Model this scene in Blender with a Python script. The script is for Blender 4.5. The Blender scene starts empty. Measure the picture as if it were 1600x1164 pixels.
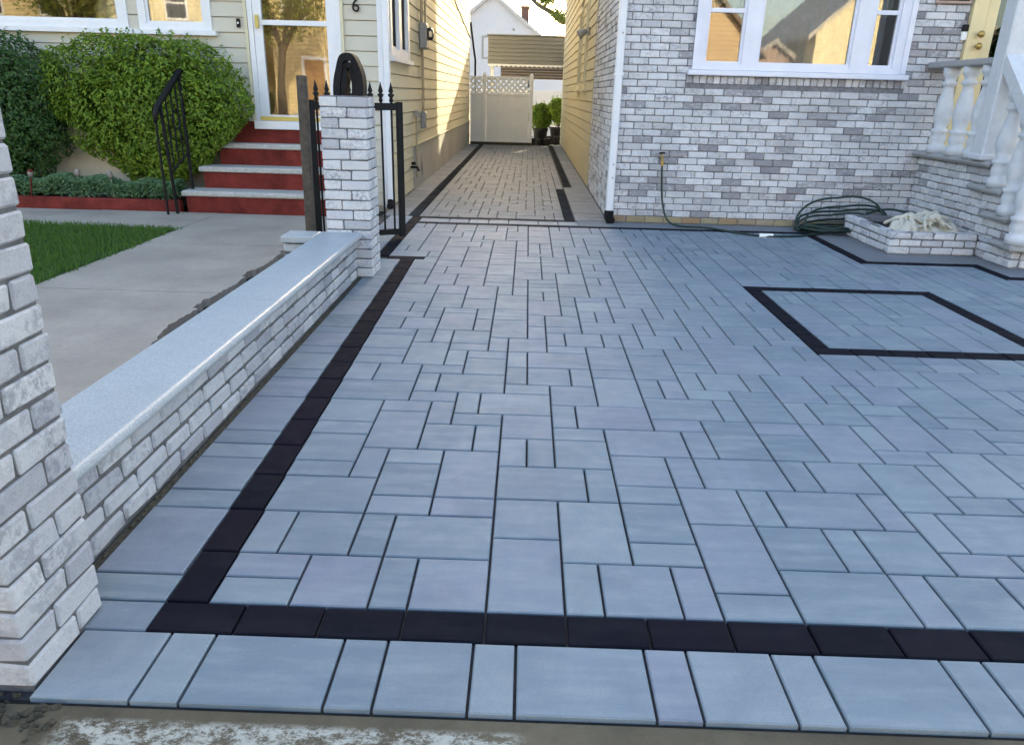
import bpy, bmesh, math, random
from mathutils import Vector, Matrix
R = math.radians
sc = bpy.context.scene
col = sc.collection
rnd = random.Random(7)
# ---------------------------------------------------------------- camera
H = 1.3
cam_d = bpy.data.cameras.new('camera')
cam = bpy.data.objects.new('camera', cam_d); col.objects.link(cam)
cam_d.sensor_fit = 'HORIZONTAL'; cam_d.sensor_width = 36.0
cam_d.lens = 36.0 * 1153.6 / 1600.0
cam_d.clip_start = 0.05; cam_d.clip_end = 900
PT, RO, YA = 0.36078, 0.02694, -0.01227
_fw = Vector((math.sin(YA)*math.cos(PT), math.cos(YA)*math.cos(PT), -math.sin(PT)))
_rt = Vector((math.cos(YA), -math.sin(YA), 0)); _up = _rt.cross(_fw)
_r = math.cos(RO)*_rt + math.sin(RO)*_up; _u = -math.sin(RO)*_rt + math.cos(RO)*_up
_m = Matrix((_r, _u, -_fw)).transposed().to_4x4(); _m.translation = Vector((0, 0, H))
cam.matrix_world = _m
sc.camera = cam
# ---------------------------------------------------------------- sky, sun, exposure
SUN_EL, SUN_AZ = R(15.6), R(16.5)          # azimuth from +Y towards +X
wd = bpy.data.worlds.new('World'); sc.world = wd; wd.use_nodes = True
nt = wd.node_tree; nt.nodes.clear()
sky = nt.nodes.new('ShaderNodeTexSky'); sky.sky_type = 'NISHITA'; sky.sun_disc = False
sky.sun_elevation = SUN_EL; sky.sun_rotation = SUN_AZ
sky.air_density = 1.0; sky.dust_density = 3.0; sky.ozone_density = 0.4; sky.altitude = 10
bg = nt.nodes.new('ShaderNodeBackground'); bg.inputs[1].default_value = 0.15
wo = nt.nodes.new('ShaderNodeOutputWorld')
nt.links.new(sky.outputs[0], bg.inputs[0]); nt.links.new(bg.outputs[0], wo.inputs[0])
sl = bpy.data.lights.new('sun', 'SUN'); sl.energy = 2.2; sl.angle = R(0.5); sl.color = (1.0, 0.87, 0.58)
sun = bpy.data.objects.new('sun', sl); col.objects.link(sun)
sd = Vector((math.sin(SUN_AZ)*math.cos(SUN_EL), math.cos(SUN_AZ)*math.cos(SUN_EL), math.sin(SUN_EL)))
sun.rotation_euler = sd.to_track_quat('Z', 'Y').to_euler(); sun.location = (6, 20, 30)
sc.view_settings.view_transform = 'Standard'; sc.view_settings.look = 'None'
sc.view_settings.exposure = 2.35; sc.view_settings.gamma = 1.0; sc.view_settings.use_curve_mapping = False
# ---------------------------------------------------------------- helpers
class MB:
    def __init__(s): s.v = []; s.f = []
    def add(s, vs, fs, M=None):
        o = len(s.v)
        s.v += [tuple(M @ Vector(p)) for p in vs] if M is not None else [tuple(p) for p in vs]
        s.f += [tuple(i + o for i in q) for q in fs]; return s
    def box(s, x0, x1, y0, y1, z0, z1, M=None):
        return s.add([(x0,y0,z0),(x1,y0,z0),(x1,y1,z0),(x0,y1,z0),(x0,y0,z1),(x1,y0,z1),(x1,y1,z1),(x0,y1,z1)],
                     [(0,3,2,1),(4,5,6,7),(0,1,5,4),(1,2,6,5),(2,3,7,6),(3,0,4,7)], M)
    def cbox(s, x0, x1, y0, y1, z0, z1, b=.004, j=0, M=None):
        v, f = cbox_data(x0, x1, y0, y1, z0, z1, b, j); return s.add(v, f, M)
    def quad(s, *p): return s.add(p, [tuple(range(len(p)))])
    def tube(s, pts, r, n=8, closed=False, cap=True):
        pts = [Vector(p) for p in pts]; N = len(pts); rings = []
        up = Vector((0, 0, 1)); prev = None
        for i, p in enumerate(pts):
            a = pts[(i-1) % N] if (i or closed) else p; b = pts[(i+1) % N] if (i < N-1 or closed) else p
            t = (b - a); t = t.normalized() if t.length > 1e-9 else Vector((0,0,1))
            if prev is None:
                x = t.cross(up)
                if x.length < .05: x = t.cross(Vector((0,1,0)))
            else: x = prev - t*prev.dot(t)
            x.normalize(); prev = x; y = t.cross(x)
            rr = r[i] if isinstance(r, (list, tuple)) else r
            rings.append([p + (x*math.cos(2*math.pi*k/n) + y*math.sin(2*math.pi*k/n))*rr for k in range(n)])
        vs = [q for g_ in rings for q in g_]; fs = []
        for i in range(N if closed else N-1):
            for k in range(n):
                a = i*n+k; b = i*n+(k+1) % n; c = ((i+1) % N)*n+(k+1) % n; d = ((i+1) % N)*n+k
                fs.append((a, b, c, d))
        if cap and not closed: fs += [tuple(range(n-1, -1, -1)), tuple((N-1)*n+k for k in range(n))]
        return s.add(vs, fs)
    def lathe(s, prof, n=16, M=None, sq=False):
        vs = []; fs = []
        for (r_, z) in prof:
            for k in range(n):
                a = 2*math.pi*(k+.5)/n; vs.append((r_*math.cos(a), r_*math.sin(a), z))
        for i in range(len(prof)-1):
            for k in range(n): fs.append((i*n+k, i*n+(k+1) % n, (i+1)*n+(k+1) % n, (i+1)*n+k))
        fs += [tuple(range(n-1, -1, -1)), tuple((len(prof)-1)*n+k for k in range(n))]
        return s.add(vs, fs, M)
    def prism(s, poly, d0, d1, axis='Z'):
        """polygon (2d, ccw) extruded along axis from d0 to d1"""
        def mk(p, d): return {'Z': (p[0], p[1], d), 'Y': (p[0], d, p[1]), 'X': (d, p[0], p[1])}[axis]
        n = len(poly); vs = [mk(p, d0) for p in poly] + [mk(p, d1) for p in poly]
        fs = [tuple(range(n-1, -1, -1)), tuple(range(n, 2*n))] + [(i, (i+1) % n, n+(i+1) % n, n+i) for i in range(n)]
        return s.add(vs, fs)
    def mesh(s, name, mat, smooth=False):
        me = bpy.data.meshes.new(name); me.from_pydata(s.v, [], s.f); me.validate(); me.update()
        if mat: me.materials.append(mat)
        if smooth: me.polygons.foreach_set('use_smooth', [True]*len(me.polygons))
        return me
    def build(s, name, mat, parent=None, smooth=False, fixn=False, **k):
        me = s.mesh(name, mat, smooth)
        if fixn:
            bm = bmesh.new(); bm.from_mesh(me); bmesh.ops.recalc_face_normals(bm, faces=bm.faces); bm.to_mesh(me); bm.free()
        return put(name, me, parent, **k)
def cbox_data(x0, x1, y0, y1, z0, z1, b=.004, j=0):
    """chamfered box, 44 triangles, corners jittered by j"""
    vs = []; idx = {}
    for ix in (0, 1):
        for iy in (0, 1):
            for iz in (0, 1):
                jx, jy, jz = [(rnd.random()-.5)*2*j for _ in range(3)]
                bb = b*(1 + (rnd.random()*1.2 if j else 0))
                X = (x0, x1)[ix]+jx; Y = (y0, y1)[iy]+jy; Z = (z0, z1)[iz]+jz
                dx = bb if ix == 0 else -bb; dy = bb if iy == 0 else -bb; dz = bb if iz == 0 else -bb
                for ax, p in (('x', (X, Y+dy, Z+dz)), ('y', (X+dx, Y, Z+dz)), ('z', (X+dx, Y+dy, Z))):
                    idx[(ix, iy, iz, ax)] = len(vs); vs.append(p)
    g = lambda a, b_, c, ax: idx[(a, b_, c, ax)]
    F = []
    for i in (0, 1):
        q = [g(i,0,0,'x'), g(i,1,0,'x'), g(i,1,1,'x'), g(i,0,1,'x')]; F.append(q if i else q[::-1])
        q = [g(0,i,0,'y'), g(0,i,1,'y'), g(1,i,1,'y'), g(1,i,0,'y')]; F.append(q if i else q[::-1])
        q = [g(0,0,i,'z'), g(1,0,i,'z'), g(1,1,i,'z'), g(0,1,i,'z')]; F.append(q if i else q[::-1])
    def orient(q):
        c = Vector(((x0+x1)/2, (y0+y1)/2, (z0+z1)/2)); P = [Vector(vs[k]) for k in q]
        n = (P[1]-P[0]).cross(P[2]-P[0]); m = sum(P, Vector())/len(P)
        return q if n.dot(m-c) > 0 else q[::-1]
    for i in (0, 1):
        for k in (0, 1):
            F.append([g(i,k,0,'x'), g(i,k,1,'x'), g(i,k,1,'y'), g(i,k,0,'y')])
            F.append([g(i,0,k,'x'), g(i,1,k,'x'), g(i,1,k,'z'), g(i,0,k,'z')])
            F.append([g(0,i,k,'y'), g(1,i,k,'y'), g(1,i,k,'z'), g(0,i,k,'z')])
            for l in (0, 1): F.append([g(i,k,l,'x'), g(i,k,l,'y'), g(i,k,l,'z')])
    return vs, [tuple(orient(q)) for q in F]
def put(name, me, parent=None, loc=None, scale=None, rz=None, label=None, cat=None, group=None, kind=None):
    o = bpy.data.objects.new(name, me); col.objects.link(o)
    if parent is not None: o.parent = parent
    if loc is not None: o.location = loc
    if scale is not None: o.scale = scale
    if rz is not None: o.rotation_euler[2] = rz
    for k, v in (('label', label), ('category', cat), ('group', group), ('kind', kind)):
        if v: o[k] = v
    return o
def thing(name, label, cat, loc=(0, 0, 0), group=None, kind=None):
    o = put(name, None, loc=None, label=label, cat=cat, group=group, kind=kind); o.empty_display_size = .1
    return o                                # origin at world zero: children carry world coordinates
# ---------------------------------------------------------------- materials
class NT:
    def __init__(s, name):
        s.m = bpy.data.materials.new(name); s.m.use_nodes = True; s.t = s.m.node_tree; s.n = s.t.nodes
        s.b = s.n['Principled BSDF']; s.geo = s.n.new('ShaderNodeNewGeometry'); s.pos = s.geo.outputs['Position']
    def node(s, t, **k):
        n = s.n.new(t)
        for a, v in k.items(): setattr(n, a, v)
        return n
    def inp(s, n, i, v):
        if hasattr(v, 'links') or isinstance(v, bpy.types.NodeSocket): s.t.links.new(v, n.inputs[i])
        else: n.inputs[i].default_value = v
    def mapped(s, scale, rot=(0, 0, 0)):
        m = s.node('ShaderNodeMapping'); s.inp(m, 0, s.pos); m.inputs['Scale'].default_value = scale; m.inputs['Rotation'].default_value = rot
        return m.outputs[0]
    def noise(s, scale, detail=4, rough=.55, vec=None, dist=0):
        n = s.node('ShaderNodeTexNoise'); s.inp(n, 'Vector', vec if vec is not None else s.pos)
        n.inputs['Scale'].default_value = scale; n.inputs['Detail'].default_value = detail; n.inputs['Roughness'].default_value = rough
        n.inputs['Distortion'].default_value = dist
        return n.outputs[0]
    def ramp(s, fac, stops):
        r = s.node('ShaderNodeValToRGB'); s.inp(r, 0, fac); e = r.color_ramp.elements
        while len(e) < len(stops): e.new(.5)
        for k, (p, c) in zip(e, stops): k.position = p; k.color = (*c, 1) if len(c) == 3 else c
        return r.outputs[0]
    def mix(s, fac, a, b, mode='MIX'):
        m = s.node('ShaderNodeMix', data_type='RGBA', blend_type=mode); s.inp(m, 0, fac)
        for i, v in ((6, a), (7, b)): s.inp(m, i, (*v, 1) if isinstance(v, tuple) and len(v) == 3 else v)
        return m.outputs[2]
    def math(s, op, a, b=0.0, c=0.0):
        m = s.node('ShaderNodeMath', operation=op); s.inp(m, 0, a); s.inp(m, 1, b); s.inp(m, 2, c); return m.outputs[0]
    def rand(s):
        oi = s.node('ShaderNodeObjectInfo')
        return s.math('FRACT', s.math('ADD', s.math('MULTIPLY', oi.outputs['Random'], 7.31), s.math('MULTIPLY', s.geo.outputs['Random Per Island'], 3.77)))
    def bump(s, h, strength=.3, dist=.004):
        b = s.node('ShaderNodeBump'); b.inputs['Strength'].default_value = strength; b.inputs['Distance'].default_value = dist
        s.inp(b, 'Height', h); s.t.links.new(b.outputs[0], s.b.inputs['Normal']); return s
    def col(s, c): s.inp(s.b, 'Base Color', (*c, 1) if isinstance(c, tuple) and len(c) == 3 else c); return s
    def set(s, rough=.6, metal=0.0, spec=None, **k):
        s.inp(s.b, 'Roughness', rough); s.inp(s.b, 'Metallic', metal)
        if spec is not None: s.inp(s.b, 'Specular IOR Level', spec)
        return s
def simple(name, c, rough=.6, var=.12, scale=9, bump=.0, metal=0, spec=None, bscale=60):
    t = NT(name); n = t.noise(scale, 5, .6)
    lo = tuple(x*(1-var) for x in c); hi = tuple(min(1, x*(1+var)) for x in c)
    t.col(t.ramp(n, [(.3, lo), (.7, hi)])).set(rough, metal, spec)
    if bump: t.bump(t.noise(bscale, 4, .6), bump)
    return t.m
M = {}
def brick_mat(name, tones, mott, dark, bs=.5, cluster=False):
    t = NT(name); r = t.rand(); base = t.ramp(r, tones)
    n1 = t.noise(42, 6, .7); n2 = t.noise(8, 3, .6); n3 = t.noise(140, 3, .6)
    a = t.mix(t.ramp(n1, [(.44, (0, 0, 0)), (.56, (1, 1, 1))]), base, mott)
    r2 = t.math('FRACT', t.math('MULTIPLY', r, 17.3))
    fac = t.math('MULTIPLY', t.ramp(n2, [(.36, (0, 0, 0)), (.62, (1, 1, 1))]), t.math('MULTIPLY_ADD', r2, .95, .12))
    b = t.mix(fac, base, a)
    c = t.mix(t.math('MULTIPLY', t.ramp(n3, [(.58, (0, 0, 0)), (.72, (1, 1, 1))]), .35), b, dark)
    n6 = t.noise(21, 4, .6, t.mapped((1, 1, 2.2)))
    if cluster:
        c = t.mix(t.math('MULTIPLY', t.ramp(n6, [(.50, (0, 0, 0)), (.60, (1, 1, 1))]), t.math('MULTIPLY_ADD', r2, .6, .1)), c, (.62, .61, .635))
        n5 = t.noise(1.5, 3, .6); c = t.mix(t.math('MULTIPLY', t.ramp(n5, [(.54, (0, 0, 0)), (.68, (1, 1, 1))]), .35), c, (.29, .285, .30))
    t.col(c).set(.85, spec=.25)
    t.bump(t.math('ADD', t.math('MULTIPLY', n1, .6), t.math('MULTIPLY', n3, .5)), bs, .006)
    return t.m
M['brick_white'] = brick_mat('white_brick', [(0, (.44, .44, .47)), (.25, (.60, .60, .62)), (.6, (.70, .70, .71)), (.85, (.56, .56, .60)), (1, (.66, .66, .67))], (.34, .34, .39), (.16, .15, .16))
M['brick_grey'] = brick_mat('grey_brick', [(0, (.25, .24, .26)), (.15, (.29, .28, .30)), (.22, (.45, .44, .46)), (.4, (.60, .59, .61)), (.75, (.70, .69, .715)), (1, (.52, .51, .53))], (.30, .29, .31), (.20, .195, .205), .4, True)
M['brick_aged'] = brick_mat('mottled_white_brick', [(0, (.34, .35, .39)), (.25, (.46, .47, .50)), (.6, (.56, .57, .59)), (.85, (.42, .43, .47)), (1, (.52, .53, .55))], (.25, .26, .30), (.11, .11, .12), .7)  # stronger mottling is real; darker tones paint in weaker light than the slim pillar's
M['mortar'] = simple('mortar', (.185, .18, .192), .95, .3, 30, .6)
M['mortar_dark'] = simple('old_mortar', (.12, .12, .125), .95, .35, 25, .7)
def paver_mat(name, tones, streak, dark, rough=.62):
    t = NT(name); r = t.rand(); base = t.ramp(r, tones)
    n1 = t.noise(3.2, 5, .6, dist=.6); n2 = t.noise(1, 5, .65, t.mapped((3, 16, 8))); n3 = t.noise(260, 2, .5); n4 = t.noise(17, 4, .6)
    a = t.mix(t.math('MULTIPLY', t.ramp(n2, [(.44, (0, 0, 0)), (.70, (1, 1, 1))]), .7), base, streak)
    b = t.mix(t.math('MULTIPLY', t.ramp(n1, [(.46, (0, 0, 0)), (.72, (1, 1, 1))]), .55), a, dark)
    c = t.mix(t.math('MULTIPLY', t.ramp(n3, [(.52, (0, 0, 0)), (.70, (1, 1, 1))]), .42), b, dark)
    d = t.mix(t.math('MULTIPLY', t.ramp(n4, [(.6, (0, 0, 0)), (.8, (1, 1, 1))]), .22), c, streak)
    if name == 'light_paver':
        n7 = t.noise(.8, 4, .65, dist=1.2); d = t.mix(t.math('MULTIPLY', t.ramp(n7, [(.48, (0, 0, 0)), (.74, (1, 1, 1))]), .30), d, (.15, .175, .215))
        n8 = t.noise(31, 5, .75); d = t.mix(t.math('MULTIPLY', t.ramp(n8, [(.60, (0, 0, 0)), (.72, (1, 1, 1))]), .18), d, (.36, .38, .40))
    t.col(d); t.set(t.ramp(n4, [(.3, (rough-.1,)*3), (.7, (rough+.12,)*3)]), spec=.4)
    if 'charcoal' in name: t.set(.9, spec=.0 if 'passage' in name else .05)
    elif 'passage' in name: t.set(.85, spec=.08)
    t.bump(t.math('ADD', n3, t.math('MULTIPLY', n4, .6)), .25, .0025)
    return t.m
M['paver'] = paver_mat('light_paver', [(0, (.145, .195, .242)), (.2, (.192, .246, .292)), (.4, (.200, .226, .292)), (.6, (.236, .288, .322)), (.8, (.166, .218, .262)), (1, (.206, .240, .295))], (.272, .318, .350), (.122, .162, .205))
M['paver_alley'] = paver_mat('passage_paver', [(0, (.185, .19, .198)), (.3, (.225, .228, .232)), (.6, (.205, .21, .218)), (1, (.25, .25, .248))], (.29, .288, .28), (.14, .144, .15))  # same paver as the driveway; warm bounce light is put into its colour
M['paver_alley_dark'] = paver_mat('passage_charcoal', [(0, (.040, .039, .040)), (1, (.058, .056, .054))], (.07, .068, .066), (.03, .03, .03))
M['paver_dark'] = paver_mat('charcoal_paver', [(0, (.0075, .009, .015)), (.35, (.012, .010, .018)), (.7, (.008, .010, .016)), (1, (.014, .011, .020))], (.018, .018, .025), (.012, .012, .016), .8)
M['joint_light'] = simple('pale_joint_sand', (.075, .07, .065), .95, .3, 40, .4)
M['joint'] = simple('joint_sand', (.030, .031, .036), .95, .3, 40, .4)
def concrete(name, c, var=.2, white=None, tint=(.2, .18, .14)):
    t = NT(name); n1 = t.noise(1.3, 6, .65); n2 = t.noise(26, 5, .65); n3 = t.noise(190, 3, .6)
    a = t.ramp(n1, [(.3, tuple(x*(1-var) for x in c)), (.7, tuple(x*(1+var) for x in c))])
    a = t.mix(t.math('MULTIPLY', t.ramp(n2, [(.5, (0, 0, 0)), (.7, (1, 1, 1))]), .3), a, tint)
    a = t.mix(t.math('MULTIPLY', t.ramp(n3, [(.55, (0, 0, 0)), (.7, (1, 1, 1))]), .3), a, tuple(x*.55 for x in c))
    t.set(.9, spec=.25)
    if white:
        sep = t.node('ShaderNodeSeparateXYZ'); t.inp(sep, 0, t.pos)
        wn = t.noise(26, 12, .86, t.mapped((.8, 1.2, 1))); wl = t.noise(2.1, 2, .5)
        m1 = t.ramp(wn, [(.47, (0, 0, 0)), (.54, (1, 1, 1))])
        yy = t.math('SUBTRACT', 1.245, sep.outputs[1]); band = t.ramp(t.math('MULTIPLY', yy, 10.0), [(.05, (0, 0, 0)), (.25, (1, 1, 1))])
        xx = t.math('SUBTRACT', .02, sep.outputs[0]); bx = t.ramp(t.math('MULTIPLY_ADD', xx, 1.0, .5), [(.48, (0, 0, 0)), (.52, (1, 1, 1))])
        bx2 = t.ramp(t.math('MULTIPLY_ADD', sep.outputs[0], 1.0, 1.5), [(.5, (0, 0, 0)), (.56, (1, 1, 1))])
        f = t.math('MULTIPLY', t.math('MULTIPLY', m1, band), t.math('MULTIPLY', bx, bx2))
        a = t.mix(f, a, white)
    t.col(a); t.bump(t.math('ADD', n2, t.math('MULTIPLY', n3, .6)), .5, .004)
    return t.m
M['sidewalk'] = concrete('worn_sidewalk', (.125, .105, .072), .45, (.42, .42, .37), tint=(.055, .05, .03))
M['walk'] = concrete('walk_concrete', (.385, .335, .285), .2, tint=(.27, .225, .18))
M['apron'] = concrete('apron_concrete', (.20, .21, .23), .12, tint=(.16, .16, .17))
M['found'] = concrete('foundation_concrete', (.40, .39, .365), .12, tint=(.32, .31, .29))
M['yard'] = concrete('yard_concrete', (.40, .37, .32), .15, tint=(.3, .27, .2))
M['soil'] = simple('soil', (.022, .02, .017), 1, .5, 30, .9)
M['asphalt'] = simple('asphalt', (.05, .05, .052), .9, .25, 20, .5, bscale=150)
def granite():
    t = NT('speckled_granite'); n = t.noise(170, 3, .7); n2 = t.noise(420, 2, .6); n3 = t.noise(4, 3, .5)
    a = t.ramp(n, [(.35, (.30, .335, .36)), (.5, (.41, .45, .48)), (.65, (.52, .55, .58))])
    a = t.mix(t.math('MULTIPLY', t.ramp(n2, [(.56, (0, 0, 0)), (.66, (1, 1, 1))]), .55), a, (.2, .23, .26))
    n4 = t.noise(2.2, 6, .7); a = t.mix(t.math('MULTIPLY', t.ramp(n4, [(.45, (0, 0, 0)), (.7, (1, 1, 1))]), .35), a, (.30, .33, .345))
    t.col(t.mix(t.math('MULTIPLY', n3, .2), a, (.47, .51, .55))).set(t.ramp(n4, [(.3, (.28,)*3), (.7, (.5,)*3)]), spec=.45); return t.m
M['granite'] = granite()
def stone_tread():
    t = NT('stone_tread'); n = t.noise(30, 5, .7); n2 = t.noise(160, 3, .6); n3 = t.noise(6, 3, .5, t.mapped((1, 1, 4)))
    a = t.ramp(n, [(.3, (.33, .32, .30)), (.55, (.46, .45, .43)), (.75, (.55, .54, .52))])
    a = t.mix(t.math('MULTIPLY', t.ramp(n2, [(.6, (0, 0, 0)), (.7, (1, 1, 1))]), .5), a, (.25, .2, .16))
    t.col(t.mix(t.math('MULTIPLY', t.ramp(n3, [(.55, (0, 0, 0)), (.7, (1, 1, 1))]), .3), a, (.36, .28, .22))).set(.8); t.bump(n, .4); return t.m
M['tread'] = stone_tread()
M['slab'] = concrete('grey_slab', (.36, .355, .36), .1, tint=(.28, .28, .28))
M['red'] = simple('red_paint', (.150, .026, .021), .7, .38, 7, .2, spec=.12)
def siding_mat(name, c, var):
    t = NT(name); r = t.rand(); n = t.noise(2.5, 4, .6); n2 = t.noise(1, 3, .5, t.mapped((40, 40, 400)))
    lo = tuple(x*(1-var) for x in c); a = t.mix(r, c, lo); a = t.mix(t.math('MULTIPLY', t.ramp(n, [(.45, (0, 0, 0)), (.75, (1, 1, 1))]), .3), a, tuple(x*.8 for x in c))
    t.col(a).set(.8, spec=.1); t.bump(n2, .08, .002); return t.m
M['siding_front'] = siding_mat('ivory_siding', (.60, .56, .47), .05)
M['siding_side'] = siding_mat('cream_siding', (.68, .62, .44), .05)
M['siding_yellow'] = siding_mat('yellow_siding', (.60, .53, .36), .06)
M['siding_grey'] = siding_mat('taupe_siding', (.25, .25, .225), .06)
M['screen'] = simple('insect_screen', (.03, .03, .034), .9, .1, 5, spec=.1)
M['dirt'] = simple('damp_dirt', (.055, .05, .036), 1, .5, 40, .8)
M['wallcore'] = simple('wall_core', (.42, .38, .29), .8)
M['white'] = simple('white_trim', (.74, .74, .77), .45, .04, 6)
M['vinyl'] = simple('white_vinyl', (.82, .81, .79), .4, .05, 3)
M['frame'] = simple('window_frame', (.72, .72, .80), .4, .05, 5)
M['baluster'] = simple('painted_concrete', (.60, .61, .64), .6, .07, 14, .2)
M['iron'] = simple('black_iron', (.006, .006, .007), .55, .3, 40, .2, spec=.25)
M['rubber'] = simple('black_rubber', (.010, .010, .012), .7, .3, 30, .2, spec=.2)
M['hose'] = simple('dark_green_hose', (.010, .030, .022), .4, .3, 20)
M['wood'] = simple('weathered_post', (.085, .07, .055), .85, .35, 25, .5)
M['brass'] = simple('brass', (.45, .30, .10), .35, .1, 20, metal=.8)
M['gold'] = simple('yellow_sill', (.62, .46, .11), .45, .1, 10)
M['metergrey'] = simple('meter_grey', (.30, .29, .27), .5, .1, 20)
M['conduit'] = simple('conduit', (.40, .33, .22), .55, .15, 20)
M['roof'] = simple('shingles', (.06, .058, .056), .9, .35, 15, .6)
M['cloth'] = simple('off_white_cloth', (.56, .53, .46), .9, .12, 20, .4, bscale=120)
M['curtain'] = simple('curtain', (.72, .72, .69), .9, .15, 12)
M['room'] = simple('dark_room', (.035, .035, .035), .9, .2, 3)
M['dark'] = simple('dark_gap', (.012, .012, .012), .9)
M['door'] = simple('door_wood', (.30, .17, .07), .5, .3, 6)
M['yellowdoor'] = simple('pale_yellow_door', (.74, .60, .34), .4, .06, 4)  # reflection of the sunlit street painted as the door's own pale yellow
M['plastic'] = simple('white_plastic', (.8, .8, .8), .4)
def glass(name, ior=1.55, tint=(1, 1, 1)):
    t = NT(name); t.n.remove(t.b)
    tr = t.node('ShaderNodeBsdfTransparent'); tr.inputs[0].default_value = (*[x*.86 for x in tint], 1)
    gl = t.node('ShaderNodeBsdfGlossy'); gl.inputs['Roughness'].default_value = .015
    w = t.noise(2.2, 2, .5); b = t.node('ShaderNodeBump'); b.inputs['Strength'].default_value = .018; b.inputs['Distance'].default_value = .02
    t.inp(b, 'Height', w); t.t.links.new(b.outputs[0], gl.inputs['Normal'])
    fr = t.node('ShaderNodeFresnel'); fr.inputs[0].default_value = ior
    mx = t.node('ShaderNodeMixShader'); t.inp(mx, 0, fr.outputs[0]); t.t.links.new(tr.outputs[0], mx.inputs[1]); t.t.links.new(gl.outputs[0], mx.inputs[2])
    t.t.links.new(mx.outputs[0], t.n['Material Output'].inputs[0]); return t.m
M['glass'] = glass('window_glass', 2.1)
def leaf_mat(name, tones):
    t = NT(name); r = t.rand(); n = t.noise(2.6, 2, .5)
    a = t.ramp(r, tones); a = t.mix(t.math('MULTIPLY', n, .5), a, tones[-1][1])
    t.col(a).set(.45, spec=.35)
    try:
        t.b.inputs['Transmission Weight'].default_value = 0
        t.b.inputs['Subsurface Weight'].default_value = .0
    except KeyError: pass
    tr = t.node('ShaderNodeBsdfTranslucent'); t.inp(tr, 0, a)
    mx = t.node('ShaderNodeMixShader'); mx.inputs[0].default_value = .38
    t.t.links.new(t.b.outputs[0], mx.inputs[1]); t.t.links.new(tr.outputs[0], mx.inputs[2])
    t.t.links.new(mx.outputs[0], t.n['Material Output'].inputs[0]); return t.m
M['leaf'] = leaf_mat('hedge_leaf', [(0, (.035, .085, .010)), (.35, (.10, .19, .018)), (.75, (.22, .34, .03)), (1, (.30, .41, .05))])
M['leaf_dark'] = leaf_mat('dark_leaf', [(0, (.025, .075, .022)), (.5, (.05, .12, .03)), (1, (.09, .17, .045))])
M['leaf_cover'] = leaf_mat('cover_leaf', [(0, (.08, .17, .08)), (.5, (.14, .25, .12)), (1, (.20, .32, .16))])
M['leaf_tree'] = leaf_mat('spring_leaf', [(0, (.10, .15, .02)), (.5, (.17, .22, .035)), (1, (.26, .28, .06))])
M['grass'] = leaf_mat('grass', [(0, (.05, .12, .018)), (.5, (.085, .18, .028)), (1, (.13, .235, .05))])
M['lawn'] = simple('lawn_soil', (.022, .05, .014), 1, .4, 12, .6)
M['bark'] = simple('bark', (.09, .075, .055), .9, .35, 14, .6)
# ================================================================ the setting
def sheet(name, x0, x1, y0, y1, z, mat, **k):
    return MB().quad((x0, y0, z), (x1, y0, z), (x1, y1, z), (x0, y1, z)).build(name, mat, kind='structure', **k)
sheet('ground', -160, 160, -160, 220, -.075, M['yard'])
sheet('street', -120, 120, -9.5, -1.9, -.19+.125, M['asphalt'])
# sidewalk with a worn painted strip along the pavers
sw = MB(); sw.box(-60, 60, -1.75, 1.266, -.3, -.010); sw.box(-60, 60, -1.9, -1.752, -.3, -.036)
sw.build('sidewalk', M['sidewalk'], kind='structure')
# crumbled concrete at the foot of the front pillar
UX, VY, X0, Y0 = .1068, .1188, -.073, 1.624
def ux(u): return X0 + u*UX
def vy(v): return Y0 + v*VY
drive = MB().quad((-1.62, 1.281, -.014), (5.6, 1.281, -.014), (5.6, 8.30, -.014), (-1.62, 8.30, -.014)).build('driveway', M['joint'], kind='structure')
edge = MB().box(-1.2, 5.6, 1.264, 1.3, -.07, -.016).build('paver_bed', M['soil'], drive)
GAP = .0038
pv_cache = {}
def paver_mesh(w, d, mat, tag):
    k = (round(w, 4), round(d, 4), tag)
    if k not in pv_cache:
        b = .0035; a, c = w/2-GAP, d/2-GAP; m = MB()
        vs = [(-a, -c, -.05), (a, -c, -.05), (a, c, -.05), (-a, c, -.05), (-a, -c, -b), (a, -c, -b), (a, c, -b), (-a, c, -b),
              (-a+b, -c+b, 0), (a-b, -c+b, 0), (a-b, c-b, 0), (-a+b, c-b, 0)]
        fs = [(8, 9, 10, 11)] + [(4+i, 4+(i+1) % 4, 8+(i+1) % 4, 8+i) for i in range(4)] + [(i, (i+1) % 4, 4+(i+1) % 4, 4+i) for i in range(4)]
        pv_cache[k] = (m.add(vs, fs), m.mesh('paver', mat))
    return pv_cache[k]
light = []; dark = []                     # (x0, y0, x1, y1)
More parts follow.
